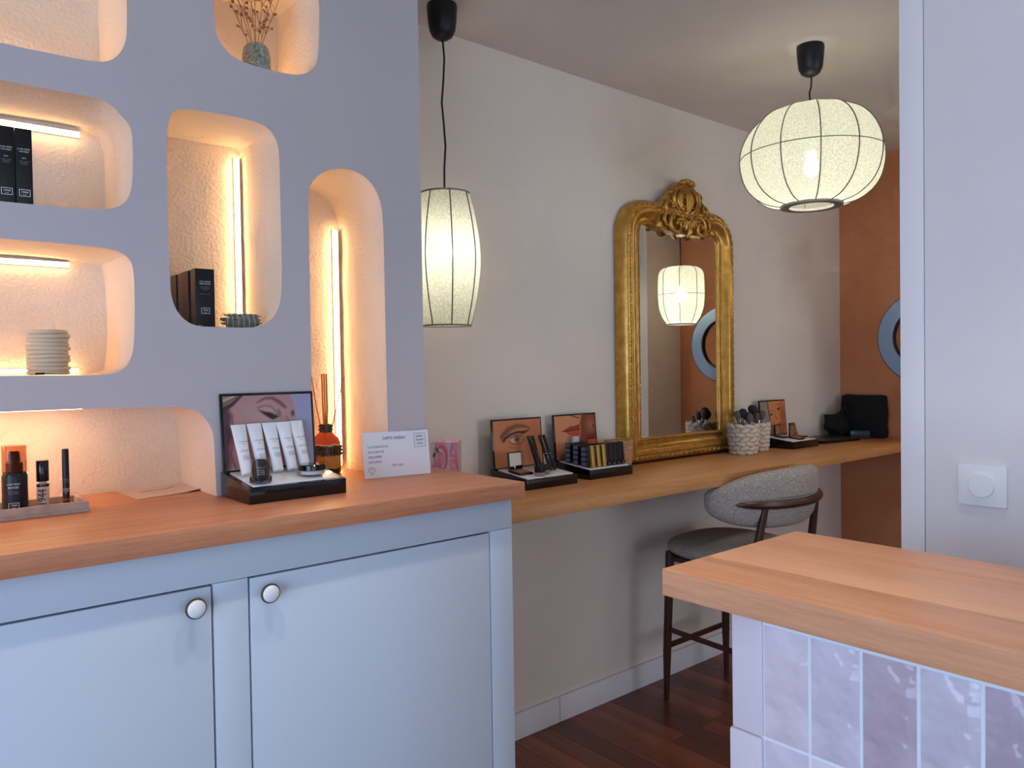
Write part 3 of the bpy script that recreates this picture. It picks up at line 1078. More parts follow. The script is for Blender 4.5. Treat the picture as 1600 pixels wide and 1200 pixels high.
# dense outline so the bend stays round: rings shrink towards a horizontal spine
def backpad():
    n = len(back_o)
    v, f = [], []
    R_ = 8
    rings = []
    for k in range(R_ * 2 + 1):
        t = -1 + k / R_
        rings.append((math.cos(t * math.pi / 2) ** 0.42 if abs(t) < 1 else 0.03, math.sin(t * math.pi / 2)))
    for s, q in rings:
        for a, b in back_o:
            sp = max(-0.27, min(0.27, a))
            v.append(bend(sp + (a - sp) * s if abs(a) > 0.27 else a, 0.895 + (b - 0.895) * s, q * 0.036 * (1.0 + 0.12 * (1 - s))))
    for i in range(len(rings) - 1):
        for k in range(n):
            f.append((i * n + k, i * n + (k + 1) % n, (i + 1) * n + (k + 1) % n, (i + 1) * n + k))
    # close the two faces along the spine
    for base, fl in ((0, True), ((len(rings) - 1) * n, False)):
        f.append(tuple(range(base, base + n))[::-1] if fl else tuple(range(base, base + n)))
    return G().add(v, f)


backpad().obj('backrest', M_FAB, stool, angle=80)
rail, rr = [], []
for k in range(25):
    t = -1 + k / 12
    a = t * 0.78
    R_ = RB + 0.044 - 0.012 * abs(t) ** 6
    rail.append((R_ * math.sin(a), 0.11 - R_ * math.cos(a), 0.872 + 0.006 * t * t))
    rr.append(0.017 * (1 - 0.72 * abs(t) ** 7))
G().tube(rail, rr, 10).obj('back_rail', M_WALNUT, stool)
leg_r = [(-0.20, 0.205), (0.20, 0.205)]
for s_ in (-1, 1):
    G().tube([(s_ * 0.215, 0.206, 0), (s_ * 0.210, 0.204, 0.2), (s_ * 0.195, 0.195, 0.625)], [0.011, 0.017, 0.019], 12).obj('leg', M_WALNUT, stool)
    G().tube([(s_ * 0.245, -0.175, 0), (s_ * 0.235, -0.185, 0.3), (s_ * 0.205, -0.215, 0.68), (s_ * 0.186, -0.246, 0.868)], [0.011, 0.018, 0.017, 0.014], 12).obj('leg', M_WALNUT, stool)
    G().tube([(s_ * 0.208, 0.203, 0.30), (s_ * 0.236, -0.184, 0.30)], 0.011, 10).obj('stretcher', M_WALNUT, stool)
G().tube([(-0.209, 0.203, 0.228), (0.209, 0.203, 0.228)], 0.012, 10).obj('stretcher', M_WALNUT, stool)
G().tube([(-0.236, -0.184, 0.36), (0.236, -0.184, 0.36)], 0.011, 10).obj('stretcher', M_WALNUT, stool)
G().box(-0.20, 0.20, -0.19, 0.22, 0.585, 0.607).obj('seat_frame', M_WALNUT, stool, bevel=0.006)


# ---------------------------------------------------------------- counter displays
def face_one():
    p = Paint(150, 128, (168, 116, 112))
    p.blob(0.45, 0.62, 0.45, 0.5, (186, 138, 130), 0.9)
    p.blob(0.35, 0.1, 0.4, 0.4, (166, 98, 88), 0.9)
    prof_ = [(0.745, 1.02), (0.76, 0.95), (0.785, 0.88), (0.80, 0.78), (0.805, 0.69), (0.79, 0.62), (0.83, 0.52), (0.85, 0.42), (0.80, 0.34), (0.82, 0.24), (0.79, 0.14), (0.74, -0.02)]
    p.poly(prof_ + [(1.05, -0.05), (1.05, 1.05)], (146, 144, 178))
    p.poly([(-0.02, 1.02), (0.19, 1.02), (0.10, 0.92), (-0.02, 0.80)], (142, 104, 84))
    p.stroke([(0.0, 0.94), (0.13, 1.0)], 0.012, (196, 158, 130))
    p.stroke([(0.0, 0.885), (0.15, 0.985)], 0.010, (92, 60, 50))
    p.stroke([(-0.02, 0.80), (0.10, 0.89), (0.20, 1.0)], [0.05, 0.03, 0.02], (48, 32, 36), 0.5)
    p.poly([(-0.02, 0.84), (0.06, 0.82), (0.09, 0.74), (0.07, 0.60), (0.10, 0.48), (0.05, 0.30), (0.06, 0.1), (0.03, -0.02), (-0.02, -0.02)], (58, 36, 44), 0.92, 0.03)
    p.stroke([(0.09, 0.72), (0.11, 0.50), (0.05, 0.3), (0.10, 0.05)], 0.02, (120, 62, 62), 0.9, 0.7)
    p.stroke([(0.12, 0.5), (0.06, 0.2), (0.12, -0.02)], 0.012, (96, 48, 50), 0.9, 0.7)
    p.stroke([(0.37, 0.90), (0.46, 0.955), (0.55, 0.955), (0.62, 0.90), (0.69, 0.82)], [0.012, 0.025, 0.035, 0.042, 0.03], (104, 64, 60), 0.8)
    p.stroke([(0.38, 0.83), (0.45, 0.855), (0.53, 0.84), (0.585, 0.76), (0.60, 0.70)], 0.022, (134, 84, 80), 0.9, 0.8)
    p.blob(0.50, 0.79, 0.07, 0.035, (196, 146, 136), 0.9, -15)
    p.poly([(0.38, 0.80), (0.44, 0.775), (0.52, 0.755), (0.58, 0.715), (0.61, 0.695), (0.58, 0.672), (0.54, 0.655), (0.49, 0.69), (0.44, 0.735)], (30, 22, 24))
    p.blob(0.62, 0.74, 0.03, 0.09, (122, 74, 72), 0.9, 10)
    p.stroke([(0.70, 0.68), (0.73, 0.6), (0.735, 0.52)], 0.03, (142, 90, 86), 0.95, 0.6)
    p.blob(0.775, 0.73, 0.028, 0.06, (74, 46, 50), 0.6)
    p.blob(0.80, 0.40, 0.035, 0.05, (150, 70, 76), 0.5)
    p.c = 255 * (p.c / 255) ** 0.78
    return p


def face_two():
    p = Paint(130, 120, (196, 122, 80))
    p.blob(0.25, 0.1, 0.5, 0.45, (214, 142, 100), 0.9)
    p.blob(0.9, 0.45, 0.3, 0.7, (168, 96, 58), 0.9)
    p.stroke([(0.17, 0.66), (0.30, 0.80), (0.48, 0.87), (0.62, 0.86), (0.77, 0.80)], [0.07, 0.085, 0.08, 0.065, 0.02], (120, 68, 42), 0.9)
    p.stroke([(0.18, 0.58), (0.2, 0.7), (0.3, 0.75)], 0.06, (112, 62, 40), 0.95, 0.7)
    p.stroke([(0.20, 0.55), (0.24, 0.62), (0.36, 0.70), (0.5, 0.735), (0.62, 0.72), (0.76, 0.765)], [0.022, 0.032, 0.028, 0.03, 0.045, 0.006], (44, 34, 44), 0.5)
    p.blob(0.47, 0.575, 0.165, 0.095, (196, 132, 96), 0.4)
    p.blob(0.44, 0.565, 0.115, 0.068, (206, 178, 154), 0.3)
    p.blob(0.475, 0.585, 0.066, 0.080, (112, 98, 84), 0.25)
    p.blob(0.475, 0.585, 0.040, 0.048, (140, 128, 108), 0.5)
    p.blob(0.478, 0.59, 0.026, 0.032, (36, 28, 26), 0.3)
    p.blob(0.46, 0.615, 0.012, 0.012, (230, 220, 210), 0.5)
    p.stroke([(0.31, 0.55), (0.38, 0.49), (0.50, 0.475), (0.60, 0.51), (0.635, 0.57)], 0.020, (146, 84, 58), 0.9)
    p.stroke([(0.30, 0.42), (0.42, 0.395), (0.55, 0.42)], 0.03, (166, 98, 66), 0.95, 0.6)
    p.stroke([(0.34, 0.62), (0.47, 0.675), (0.60, 0.645)], 0.012, (70, 44, 36), 0.8)
    return p


def face_three():
    p = Paint(120, 120, (206, 136, 100))
    p.blob(0.25, 0.35, 0.3, 0.25, (222, 158, 124), 0.9)
    p.blob(0.3, 0.0, 0.5, 0.3, (150, 82, 50), 0.9)
    p.poly([(0.66, 1.02), (0.64, 0.88), (0.61, 0.80), (0.63, 0.74), (0.62, 0.60), (0.60, 0.48), (0.57, 0.36), (0.56, 0.2), (0.5, -0.02), (1.05, -0.05), (1.05, 1.05)], (128, 66, 42))
    p.blob(0.88, 0.75, 0.16, 0.25, (176, 104, 72), 0.9)
    p.blob(0.85, 0.2, 0.2, 0.3, (98, 46, 30), 0.9)
    p.poly([(0.18, 0.645), (0.27, 0.70), (0.38, 0.755), (0.47, 0.75), (0.60, 0.79), (0.61, 0.66), (0.40, 0.655), (0.28, 0.635)], (150, 56, 34))
    p.poly([(0.24, 0.635), (0.40, 0.64), (0.61, 0.66), (0.59, 0.53), (0.52, 0.495), (0.42, 0.50), (0.32, 0.565)], (186, 70, 40))
    p.stroke([(0.18, 0.648), (0.30, 0.645), (0.44, 0.655), (0.60, 0.67)], 0.014, (70, 22, 18), 0.6)
    p.stroke([(0.35, 0.43), (0.5, 0.42)], 0.05, (170, 98, 68), 0.95, 0.6)
    p.stroke([(0.40, 1.0), (0.5, 0.965), (0.60, 0.93)], 0.02, (110, 56, 40), 0.8)
    p.poly([(0.74, 0.50), (0.84, 0.54), (1.02, 0.56), (1.02, 0.47), (0.80, 0.44)], (132, 40, 34))
    p.poly([(0.78, 0.40), (1.02, 0.41), (1.02, 0.26), (0.88, 0.27), (0.80, 0.32)], (216, 78, 48))
    p.stroke([(0.78, 0.43), (1.0, 0.44)], 0.02, (56, 18, 16), 0.6)
    p.blob(0.95, 0.72, 0.03, 0.05, (70, 30, 24), 0.7)
    return p


def face_four():
    p = Paint(70, 70, (150, 138, 128))
    p.poly([(0.30, 1.02), (0.32, 0.85), (0.33, 0.6), (0.38, 0.35), (0.55, 0.1), (1.05, 0.0), (1.05, 1.05)], (206, 134, 92))
    p.stroke([(0.30, 1.0), (0.32, 0.7), (0.36, 0.45)], 0.03, (92, 58, 42), 0.8)
    p.blob(0.9, 0.55, 0.2, 0.6, (168, 92, 56), 0.9)
    p.blob(0.42, 0.60, 0.07, 0.045, (74, 44, 34), 0.6, 20)
    p.blob(0.74, 0.76, 0.09, 0.05, (74, 44, 34), 0.6, 20)
    p.stroke([(0.36, 0.70), (0.48, 0.72)], 0.02, (124, 76, 52), 0.8)
    p.stroke([(0.64, 0.88), (0.85, 0.90)], 0.02, (124, 76, 52), 0.8)
    p.stroke([(0.60, 0.75), (0.58, 0.55), (0.62, 0.48)], 0.03, (176, 106, 72), 0.9)
    p.blob(0.62, 0.46, 0.05, 0.03, (130, 74, 52), 0.7)
    p.blob(0.72, 0.28, 0.10, 0.045, (176, 66, 48), 0.5, 20)
    return p


def display(label, x, y, z, wd, dp, face, ht=0.232, hf=0.034, hb=0.055, lean=0.014):
    t = thing('product_display', label, 'display stand', (x, y, z))
    # wedge tray
    sec = [(0, 0), (dp, 0), (dp, hb), (0, hf)]
    g = G().add([(0, a, b) for a, b in sec] + [(wd, a, b) for a, b in sec], [(0, 1, 2, 3), (7, 6, 5, 4), (0, 4, 5, 1), (1, 5, 6, 2), (2, 6, 7, 3), (3, 7, 4, 0)])
    g.obj('tray', M_BLACK, t, bevel=0.0012)
    sl = (hb - hf) / dp
    pl = [(0.012, 0.010), (wd - 0.012, 0.010), (wd - 0.012, dp - 0.024), (0.012, dp - 0.024)]
    G().add([(a, b, hf + sl * b - 0.001) for a, b in pl] + [(a, b, hf + sl * b + 0.0025) for a, b in pl],
            [(3, 2, 1, 0), (4, 5, 6, 7), (0, 1, 5, 4), (1, 2, 6, 5), (2, 3, 7, 6), (3, 0, 4, 7)]).obj('white_inset', M_WHITE, t, bevel=0.0008)
    up_ = Vector((0, lean, ht - hb)).normalized()
    L_ = ht - hb
    b0 = Vector((0, dp - 0.018, hb - 0.004))
    nrm = Vector((0, -up_.z, up_.y))
    c8 = []
    for yy in (0, 0.006):
        for a, b in ((0, 0), (wd, 0), (wd, 1), (0, 1)):
            c8.append(b0 + Vector((a, 0, 0)) + up_ * b * (L_ + 0.004) - nrm * yy)
    G().add(c8, [(0, 1, 2, 3), (7, 6, 5, 4), (0, 4, 5, 1), (1, 5, 6, 2), (2, 6, 7, 3), (3, 7, 4, 0)]).obj('poster_panel', M_BLACK, t, bevel=0.0008)
    bd_ = 0.006
    face().obj('poster', t, b0 + Vector((bd_, 0, 0)) + up_ * bd_ + nrm * 0.0008, (wd - 2 * bd_, 0, 0), up_ * (L_ + 0.004 - 2 * bd_), 'printed close-up beauty photograph')
    return t, (lambda a, b: (x + a, y + b, z + hf + sl * b + 0.0028))


d1, at1 = display('black display stand with a downcast eye poster on the oak worktop', 0.620, 1.596, CT, 0.226, 0.168, face_one)
d2, at2 = display('black display stand with a brown eye close-up poster', 1.714, 1.958, ST, 0.240, 0.195, face_two)
d3, at3 = display('black display stand with an orange lips poster beside the gold mirror', 2.036, 1.975, ST, 0.236, 0.200, face_three)
d4, at4 = display('black display stand with a freckled face poster behind the rope baskets', 3.455, 1.980, ST, 0.240, 0.190, face_four)
text(d1, '1944', 0.013, M_INK, (0.045, 0.118, 0.0528), (1, 0, 0), (0, 1, 0.12))
text(d2, '1944', 0.010, M_INK, (0.035, 0.14, 0.0530), (1, 0, 0), (0, 1, 0.11))

# five white tubes leaning back on the first stand
M_TUBE = mat('white_tube', (246, 247, 249), 0.25)
tb = thing('cream_tube', 'white cream tube', 'cosmetic tube', (0, 0, 0), (math.radians(-24), 0, 0), 'white cream tubes on the worktop display')
g = G()
Lt = 0.118
sec = []
for t_, rx, ry in ((0.0, 0.0115, 0.0115), (0.004, 0.0122, 0.0122), (0.03, 0.0125, 0.0122), (0.06, 0.0140, 0.0100), (0.09, 0.0158, 0.0058), (0.110, 0.0168, 0.0018), (0.118, 0.0170, 0.0010)):
    sec.append([(rx * math.cos(2 * math.pi * k / 20), ry * math.sin(2 * math.pi * k / 20), t_) for k in range(20)])
v = [p for s in sec for p in s]
f = [(i * 20 + k, i * 20 + (k + 1) % 20, (i + 1) * 20 + (k + 1) % 20, (i + 1) * 20 + k) for i in range(len(sec) - 1) for k in range(20)] + [tuple(range(20))[::-1], tuple(range((len(sec) - 1) * 20, len(sec) * 20))]
g.add(v, f).obj('tube_body', M_TUBE, tb, angle=50)
text(tb, 'LA BB CRÈME', 0.0040, M_INK, (0, -0.0108, 0.073), (1, 0, 0), (0, 0.10, 1), sx=0.9)
text(tb, 'N°2', 0.0036, M_INK, (0, -0.0112, 0.067), (1, 0, 0), (0, 0.10, 1))
text(tb, 'TEINT UNIFIÉ\nHYDRATE PROTÈGE', 0.0026, M_INK, (0, -0.0124, 0.051), (1, 0, 0), (0, 0.04, 1))
frame_mark(tb, (0, -0.0132, 0.035), 0.0125, 0.0088, 0.0006, M_INK)
text(tb, '1944', 0.0046, M_INK, (0, -0.0132, 0.035), name='logo_lettering')
tlab = ('leftmost of the five white tubes leaning on the worktop display', 'second white tube from the left, behind the clear cup', 'middle one of the five white tubes on the worktop display',
        'second white tube from the right on the worktop display', 'rightmost of the five white tubes, behind the round powder jar')
for i, (px, py) in enumerate(((0.031, 0.090), (0.069, 0.094), (0.105, 0.094), (0.139, 0.094), (0.172, 0.098))):
    o = tb if i == 0 else copy_tree(tb)
    o['label'] = tlab[i]
    q = at1(px, py)
    o.location = (q[0], q[1], q[2] + 0.0052)

# clear cup with a brown sponge, powder jar
q = at1(0.036, 0.026)
cup = thing('clear_cup', 'clear acrylic cup holding a brown make-up sponge', 'cup', q)
G().lathe([(0.001, 0), (0.0205, 0), (0.0215, 0.001), (0.0218, 0.055), (0.0206, 0.055), (0.0203, 0.003), (0.001, 0.003)], 28).obj('cup_wall', M_GLASS, cup)
lc = G()
for k in range(16):
    a = 2 * math.pi * k / 16
    for hh, aa in ((0.006, a), (0.011, a + 0.2)):
        c0 = Vector((0.0222 * math.cos(aa), 0.0222 * math.sin(aa), hh))
        tx = Vector((-math.sin(aa), math.cos(aa), 0))
        lc.tube([c0 + tx * 0.0032 * math.cos(j * math.pi / 3) + Vector((0, 0, 0.0032 * math.sin(j * math.pi / 3))) for j in range(6)], 0.0006, 4, True)
lc.obj('lace_print', M_INKD, cup)
sp = thing('makeup_sponge', 'dark brown egg-shaped sponge with white logo inside the clear cup', 'sponge', (q[0], q[1], q[2] + 0.0035))
G().lathe([(0.001, 0), (0.012, 0.002), (0.0175, 0.010), (0.0188, 0.022), (0.0182, 0.034), (0.0155, 0.043), (0.009, 0.048), (0.001, 0.0492)], 26).obj('sponge_body', mat('brown_sponge', (58, 42, 38), 0.7), sp)
cl = Vector((-0.35, -0.94, 0)).normalized()
rr_ = Vector((0.94, -0.35, 0))
frame_mark(sp, cl * 0.0192 + Vector((0, 0, 0.022)), 0.013, 0.010, 0.0006, M_PRINTW, rr_)
text(sp, '1944', 0.0048, M_PRINTW, cl * 0.0192 + Vector((0, 0, 0.022)), rr_, name='logo_lettering')
text(sp, 'L\'ÉPONGE TEINT', 0.0024, M_PRINTW, cl * 0.0190 + Vector((0, 0, 0.032)), rr_)
q = at1(0.166, 0.048)
jar = thing('powder_jar', 'round clear powder jar with glossy black lid on the worktop display', 'jar', q)
G().lathe([(0.001, 0), (0.030, 0), (0.0325, 0.002), (0.0325, 0.012), (0.001, 0.012)], 32).obj('jar_glass', M_GLASS, jar)
G().lathe([(0.001, 0.003), (0.026, 0.003), (0.026, 0.011), (0.001, 0.011)], 28).obj('powder', mat('ivory_powder', (226, 218, 212), 0.8), jar)
G().lathe([(0.0305, 0.012), (0.032, 0.013), (0.032, 0.0235), (0.0305, 0.0255), (0.001, 0.0257)], 32).obj('lid', M_BLACK, jar)

# products on the second stand
M_PINK = mat('rosy_cream', (176, 132, 138), 0.4)
M_TAUPE = mat('taupe_cream', (128, 120, 108), 0.4)
q = at2(0.048, 0.088)


def compact(label, q, w_, d_, pan, ang=12, group=None):
    c = thing('compact', label, 'compact', q, (math.radians(6), 0, 0), group)
    G().box(-w_ / 2, w_ / 2, -d_ / 2, d_ / 2, 0.0002, 0.008).obj('case', M_BLACKM, c, bevel=0.002)
    G().box(-w_ / 2 + 0.005, w_ / 2 - 0.005, -d_ / 2 + 0.005, d_ / 2 - 0.005, 0.0078, 0.0088).obj('powder', pan, c)
    a = math.radians(ang)
    Mx = Matrix.Rotation(-a, 3, 'X')

    def lid(x0, x1, y0, y1, z0, z1):
        g_ = G().box(x0, x1, y0, y1, z0, z1)
        g_.v = [tuple(Mx @ Vector(p) + Vector((0, d_ / 2 - 0.002, 0.008))) for p in g_.v]
        return g_
    lid(-w_ / 2, w_ / 2, -0.003, 0.003, 0, d_).obj('lid', M_BLACKM, c, bevel=0.001)
    lid(-w_ / 2 + 0.004, w_ / 2 - 0.004, -0.0038, -0.0032, 0.004, d_ - 0.004).obj('mirror', M_MIRROR, c)
    return c


compact('open black compact with mirror lid on the brown eye display', q, 0.062, 0.062, mat('bronze_powder', (150, 92, 66), 0.7))


def pot(label, q, r, base, h1, h2):
    p = thing('cream_pot', label, 'jar', q)
    G().lathe([(0.001, 0), (r * 0.95, 0), (r, 0.002), (r, h1), (0.001, h1)], 26).obj('pot_base', base, p)
    G().lathe([(r * 0.98, h1), (r * 1.0, h1 + 0.001), (r * 1.0, h1 + h2 - 0.001), (r * 0.95, h1 + h2), (0.001, h1 + h2)], 26).obj('lid', M_BLACKM, p)
    return p


pot('small pot with rosy cream and black lid on the brown eye display', at2(0.085, 0.030), 0.0185, M_PINK, 0.012, 0.020)
pot('small pot with taupe cream and black lid on the brown eye display', at2(0.124, 0.046), 0.0185, M_TAUPE, 0.014, 0.018)
bt = copy_tree(tb, None, 'slim black tube leaning among the pots on the brown eye display')
bt['group'] = 'black tubes'
del bt['group']
bt.name = 'cosmetic_tube'
for ch in list(bt.children):
    bpy.data.objects.remove(ch)
bm_ = G()
bm_.v = [(a * 1.0, b * 1.0, c * 1.08) for a, b, c in v]
bm_.f = list(f)
bm_.obj('tube_body', M_BLACK, bt, angle=50)
text(bt, '1944 PARIS', 0.007, M_PRINTG, (0, -0.0112, 0.052), (0, 0, -1), (1, 0, 0))
q = at2(0.137, 0.085)
bt.location = (q[0], q[1], q[2] + 0.006)
pen_labels = ('left one of two slim black pencils on the brown eye display', 'right one of two slim black pencils on the brown eye display')
for i, px in enumerate((0.176, 0.196)):
    q = at2(px, 0.070)
    pn = thing('mascara_pencil', pen_labels[i], 'pencil', (q[0], q[1], q[2] + 0.0022), (math.radians(-26), 0, 0), 'black pencils on the brown eye display')
    G().lathe([(0.001, 0), (0.0058, 0.0), (0.0062, 0.002), (0.0062, 0.062), (0.001, 0.062)], 14).obj('barrel', M_BLACKM, pn)
    G().lathe([(0.0055, 0.062), (0.0055, 0.0645), (0.001, 0.0645)], 14).obj('collar', M_STEEL, pn)
    G().lathe([(0.0064, 0.0645), (0.0064, 0.134), (0.0055, 0.136), (0.001, 0.136)], 14).obj('cap', M_BLACKM, pn)
    text(pn, '1944', 0.005, M_PRINTW, (0, -0.0064, 0.048), (0, 0, -1), (1, 0, 0))

# third stand: stacked lipstick cartons, gold sticks, black cartons, a small clear block
M_NAVY = mat('navy_carton', (96, 108, 130), 0.5)
k = 0
for i in range(3):
    for j in range(4):
        q = at3(0.022 + 0.0, 0.052 + i * 0.042)
        o = thing('lipstick_carton', '%s slate-blue lipstick carton in the %s stack on the lips display' % (('bottom', 'second lowest', 'second highest', 'top')[j], ('front', 'middle', 'rear')[i]), 'box', (q[0] - 0.006 + i * 0.0, q[1] - 0.019 + 0.0, at3(0, 0.052 + i * 0.042)[2] + 0.002 + j * 0.0185), (0, 0, 0), 'lipstick cartons on the lips display')
        G().box(0, 0.088, 0.0, 0.030, 0.0005, 0.0175).obj('carton', M_BLACKM, o, bevel=0.0006)
        G().box(-0.0006, 0.0004, 0.003, 0.027, 0.002, 0.016).obj('end_label', M_NAVY, o)
gl = ('left of three gold lipstick sticks on the lips display', 'middle of three gold lipstick sticks on the lips display', 'right of three gold lipstick sticks on the lips display')
for i in range(3):
    q = at3(0.040 + i * 0.030, 0.020)
    o = thing('gold_stick', gl[i], 'lipstick', q, (math.radians(-6), 0, 0), 'gold sticks on the lips display')
    G().box(-0.0085, 0.0085, -0.004, 0.010, 0.0008, 0.084).obj('gold_face', M_GOLDP, o, bevel=0.001)
    G().box(-0.0115, 0.0115, 0.0104, 0.024, 0.0008, 0.0845).obj('black_back', M_BLACKM, o, bevel=0.001)
bl = ('first small black carton right of the gold sticks', 'second small black carton right of the gold sticks', 'third small black carton right of the gold sticks', 'last small black carton at the right end of the lips display')
for i in range(4):
    q = at3(0.118 + i * 0.0262, 0.028)
    o = thing('black_carton', bl[i], 'box', q, (math.radians(-6), 0, 0), 'black cartons on the lips display')
    G().box(0, 0.0258, 0, 0.120, 0.0130, 0.086).obj('carton', M_BLACKM, o, bevel=0.0006)
    G().box(0.002, 0.0238, -0.006, 0.110, 0.0130 - 0.0125, 0.0128).obj('holder_foot', M_BLACKM, o)
    text(o, '1944', 0.0075, M_PRINTG, (0.013, -0.0062, 0.0065), name='logo_lettering')
q = at3(0.085, 0.160)
o = thing('tester_block', 'small pale block standing behind the lipstick cartons', 'block', (q[0], q[1], q[2] + 0.0008))
G().box(-0.014, 0.014, -0.006, 0.006, 0, 0.092).obj('block_body', mat('pale_block', (196, 204, 212), 0.4), o, bevel=0.001)

# fourth stand
compact('open compact with amber mirror at the back of the freckled face display', at4(0.070, 0.105), 0.052, 0.052, M_PINK, 8)
compact('open compact with peach powder at the front of the freckled face display', at4(0.110, 0.045), 0.046, 0.060, mat('peach_powder', (216, 140, 104), 0.7), 6)
compact('open compact with bronze lid at the right of the freckled face display', at4(0.190, 0.075), 0.056, 0.060, mat('apricot_powder', (200, 130, 96), 0.7), 22)

# ---------------------------------------------------------------- things on the oak worktop
# travertine tray with three products
tr = thing('stone_tray', 'narrow travertine tray holding three products in the low niche', 'tray', (0.352, 1.762, CT))
M_TRAV = mat('travertine', (198, 176, 160), 0.6, var=(176, 152, 136), vscale=35, bump=0.35, bscale=90)
G().box(-0.50, 0, 0, 0.115, 0, 0.006).box(-0.50, 0, 0, 0.008, 0.006, 0.022).box(-0.50, 0, 0.107, 0.115, 0.006, 0.022).box(-0.008, 0, 0.008, 0.107, 0.006, 0.022).box(-0.50, -0.492, 0.008, 0.107, 0.006, 0.022).obj('tray_body', M_TRAV, tr, bevel=0.0008, seg=1)

TZ = CT + 0.0065
sb = thing('spray_bottle', 'amber spray bottle with dark label standing in the stone tray', 'bottle', (0.232, 1.825, TZ))
M_AMB = clear('amber_plastic', (240, 216, 202), 0.12)
G().lathe([(0.001, 0), (0.0205, 0), (0.0222, 0.002), (0.0222, 0.074), (0.020, 0.080), (0.001, 0.080)], 28).obj('bottle_body', mat('dark_amber', (42, 28, 28), 0.2), sb)
G().lathe([(0.0224, 0.004), (0.0226, 0.005), (0.0226, 0.072), (0.0224, 0.073)], 28, close=False).obj('label_wrap', mat('navy_label', (22, 22, 30), 0.35), sb)
G().lathe([(0.012, 0.080), (0.015, 0.081), (0.015, 0.098), (0.011, 0.101), (0.010, 0.118), (0.008, 0.122), (0.001, 0.122)], 20).obj('pump', mat('brown_pump', (84, 50, 48), 0.4), sb)
G().lathe([(0.0215, 0.080), (0.022, 0.081), (0.022, 0.132), (0.0212, 0.1335), (0.001, 0.1337), (0.001, 0.1325), (0.0205, 0.1322), (0.0208, 0.0815)], 28).obj('clear_cap', M_AMB, sb)
c_ = Vector((-0.22, -0.975, 0)).normalized()
R_ = Vector((0.975, -0.22, 0))
for s_, sz, zz in (("L'EAU TEINT", 0.0052, 0.058), ("BRONZÉE", 0.0052, 0.0515)):
    text(sb, s_, sz, M_PRINTW, c_ * 0.0236 + Vector((0, 0, zz)), R_, sx=0.8)
text(sb, 'SOIN TEINTÉ\nHYDRATANT', 0.003, M_PRINTG, c_ * 0.0236 + Vector((0, 0, 0.041)), R_)
logo(sb, c_ * 0.0236 + Vector((0, 0, 0.015)), 0.018, M_PRINTW, R_)

gl_ = thing('lip_gloss', 'clear lip gloss tube with black cap and sideways lettering', 'lip gloss', (0.2815, 1.832, TZ))
G().lathe([(0.001, 0), (0.0108, 0), (0.0115, 0.001), (0.0115, 0.050), (0.007, 0.0525), (0.007, 0.056), (0.001, 0.056)], 22).obj('clear_tube', mat('gloss_tube', (232, 214, 204), 0.08, trans=0.35), gl_)
G().lathe([(0.0117, 0.0455), (0.0119, 0.046), (0.0119, 0.050), (0.0117, 0.0505)], 22, close=False).obj('band', M_BLACK, gl_)
G().lathe([(0.001, 0.056), (0.0112, 0.056), (0.0117, 0.057), (0.0117, 0.098), (0.011, 0.099), (0.001, 0.099)], 22).obj('cap', M_BLACK, gl_)
text(gl_, '1944', 0.022, M_INKD, c_ * 0.0122 + Vector((0, 0, 0.024)), (0, 0, 1), tuple(-R_), sx=0.78)
pc = thing('lip_pencil', 'slim black lip pencil with a red band in the stone tray', 'pencil', (0.3245, 1.838, TZ))
G().lathe([(0.001, 0), (0.0064, 0), (0.0067, 0.001), (0.0067, 0.010), (0.001, 0.010)], 18).obj('base', M_BLACKM, pc)
G().lathe([(0.0068, 0.010), (0.0068, 0.015), (0.001, 0.015)], 18).obj('red_band', mat('red_band', (150, 50, 36), 0.4), pc)
G().lathe([(0.0067, 0.015), (0.0067, 0.116), (0.0058, 0.1185), (0.003, 0.1195), (0.001, 0.1197)], 18).obj('barrel', M_BLACKM, pc)
logo(pc, c_ * 0.0071 + Vector((0, 0, 0.053)), 0.0095, M_PRINTG, R_)
text(pc, 'LE CRAYON\nLÈVRES\n06', 0.0042, M_PRINTW, c_ * 0.0071 + Vector((0, 0, 0.031)), R_, sx=0.8)

# flyer
fl = thing('flyer', 'thin printed leaflet lying on the worktop in the low niche', 'leaflet', (0.53, 1.94, CT + 0.0008))
P_ = Paint(60, 50, (214, 188, 176))
P_.stroke([(0.25, 0.55), (0.42, 0.62), (0.6, 0.58), (0.75, 0.66)], 0.05, (150, 112, 104), 0.7)
P_.stroke([(0.4, 0.4), (0.7, 0.38)], 0.03, (176, 140, 130), 0.7)
P_.blob(0.3, 0.7, 0.12, 0.06, (196, 160, 150), 0.8)
fo = P_.obj('printed_sheet', fl, (-0.066, -0.093, 0), (0.155, 0.030, 0), (-0.004, 0.165, 0))
for v_ in fo.data.vertices:
    u_ = (v_.co.x + 0.066) / 0.155
    v_.co.z = 0.006 * max(0, u_ - 0.55) ** 1.5 * 3
for i_, (n_, dz) in enumerate((('sheet', 0.0006),)):
    me2 = fo.data.copy()
    me2.materials.clear()
    for v_ in me2.vertices:
        v_.co.z -= dz
    link('sheet_back', me2, M_PAPER, fl)

# reed diffuser in the arched niche
df = thing('reed_diffuser', 'orange and black ceramic bottle of reeds before the arched niche', 'diffuser', (0.972, 1.945, CT))


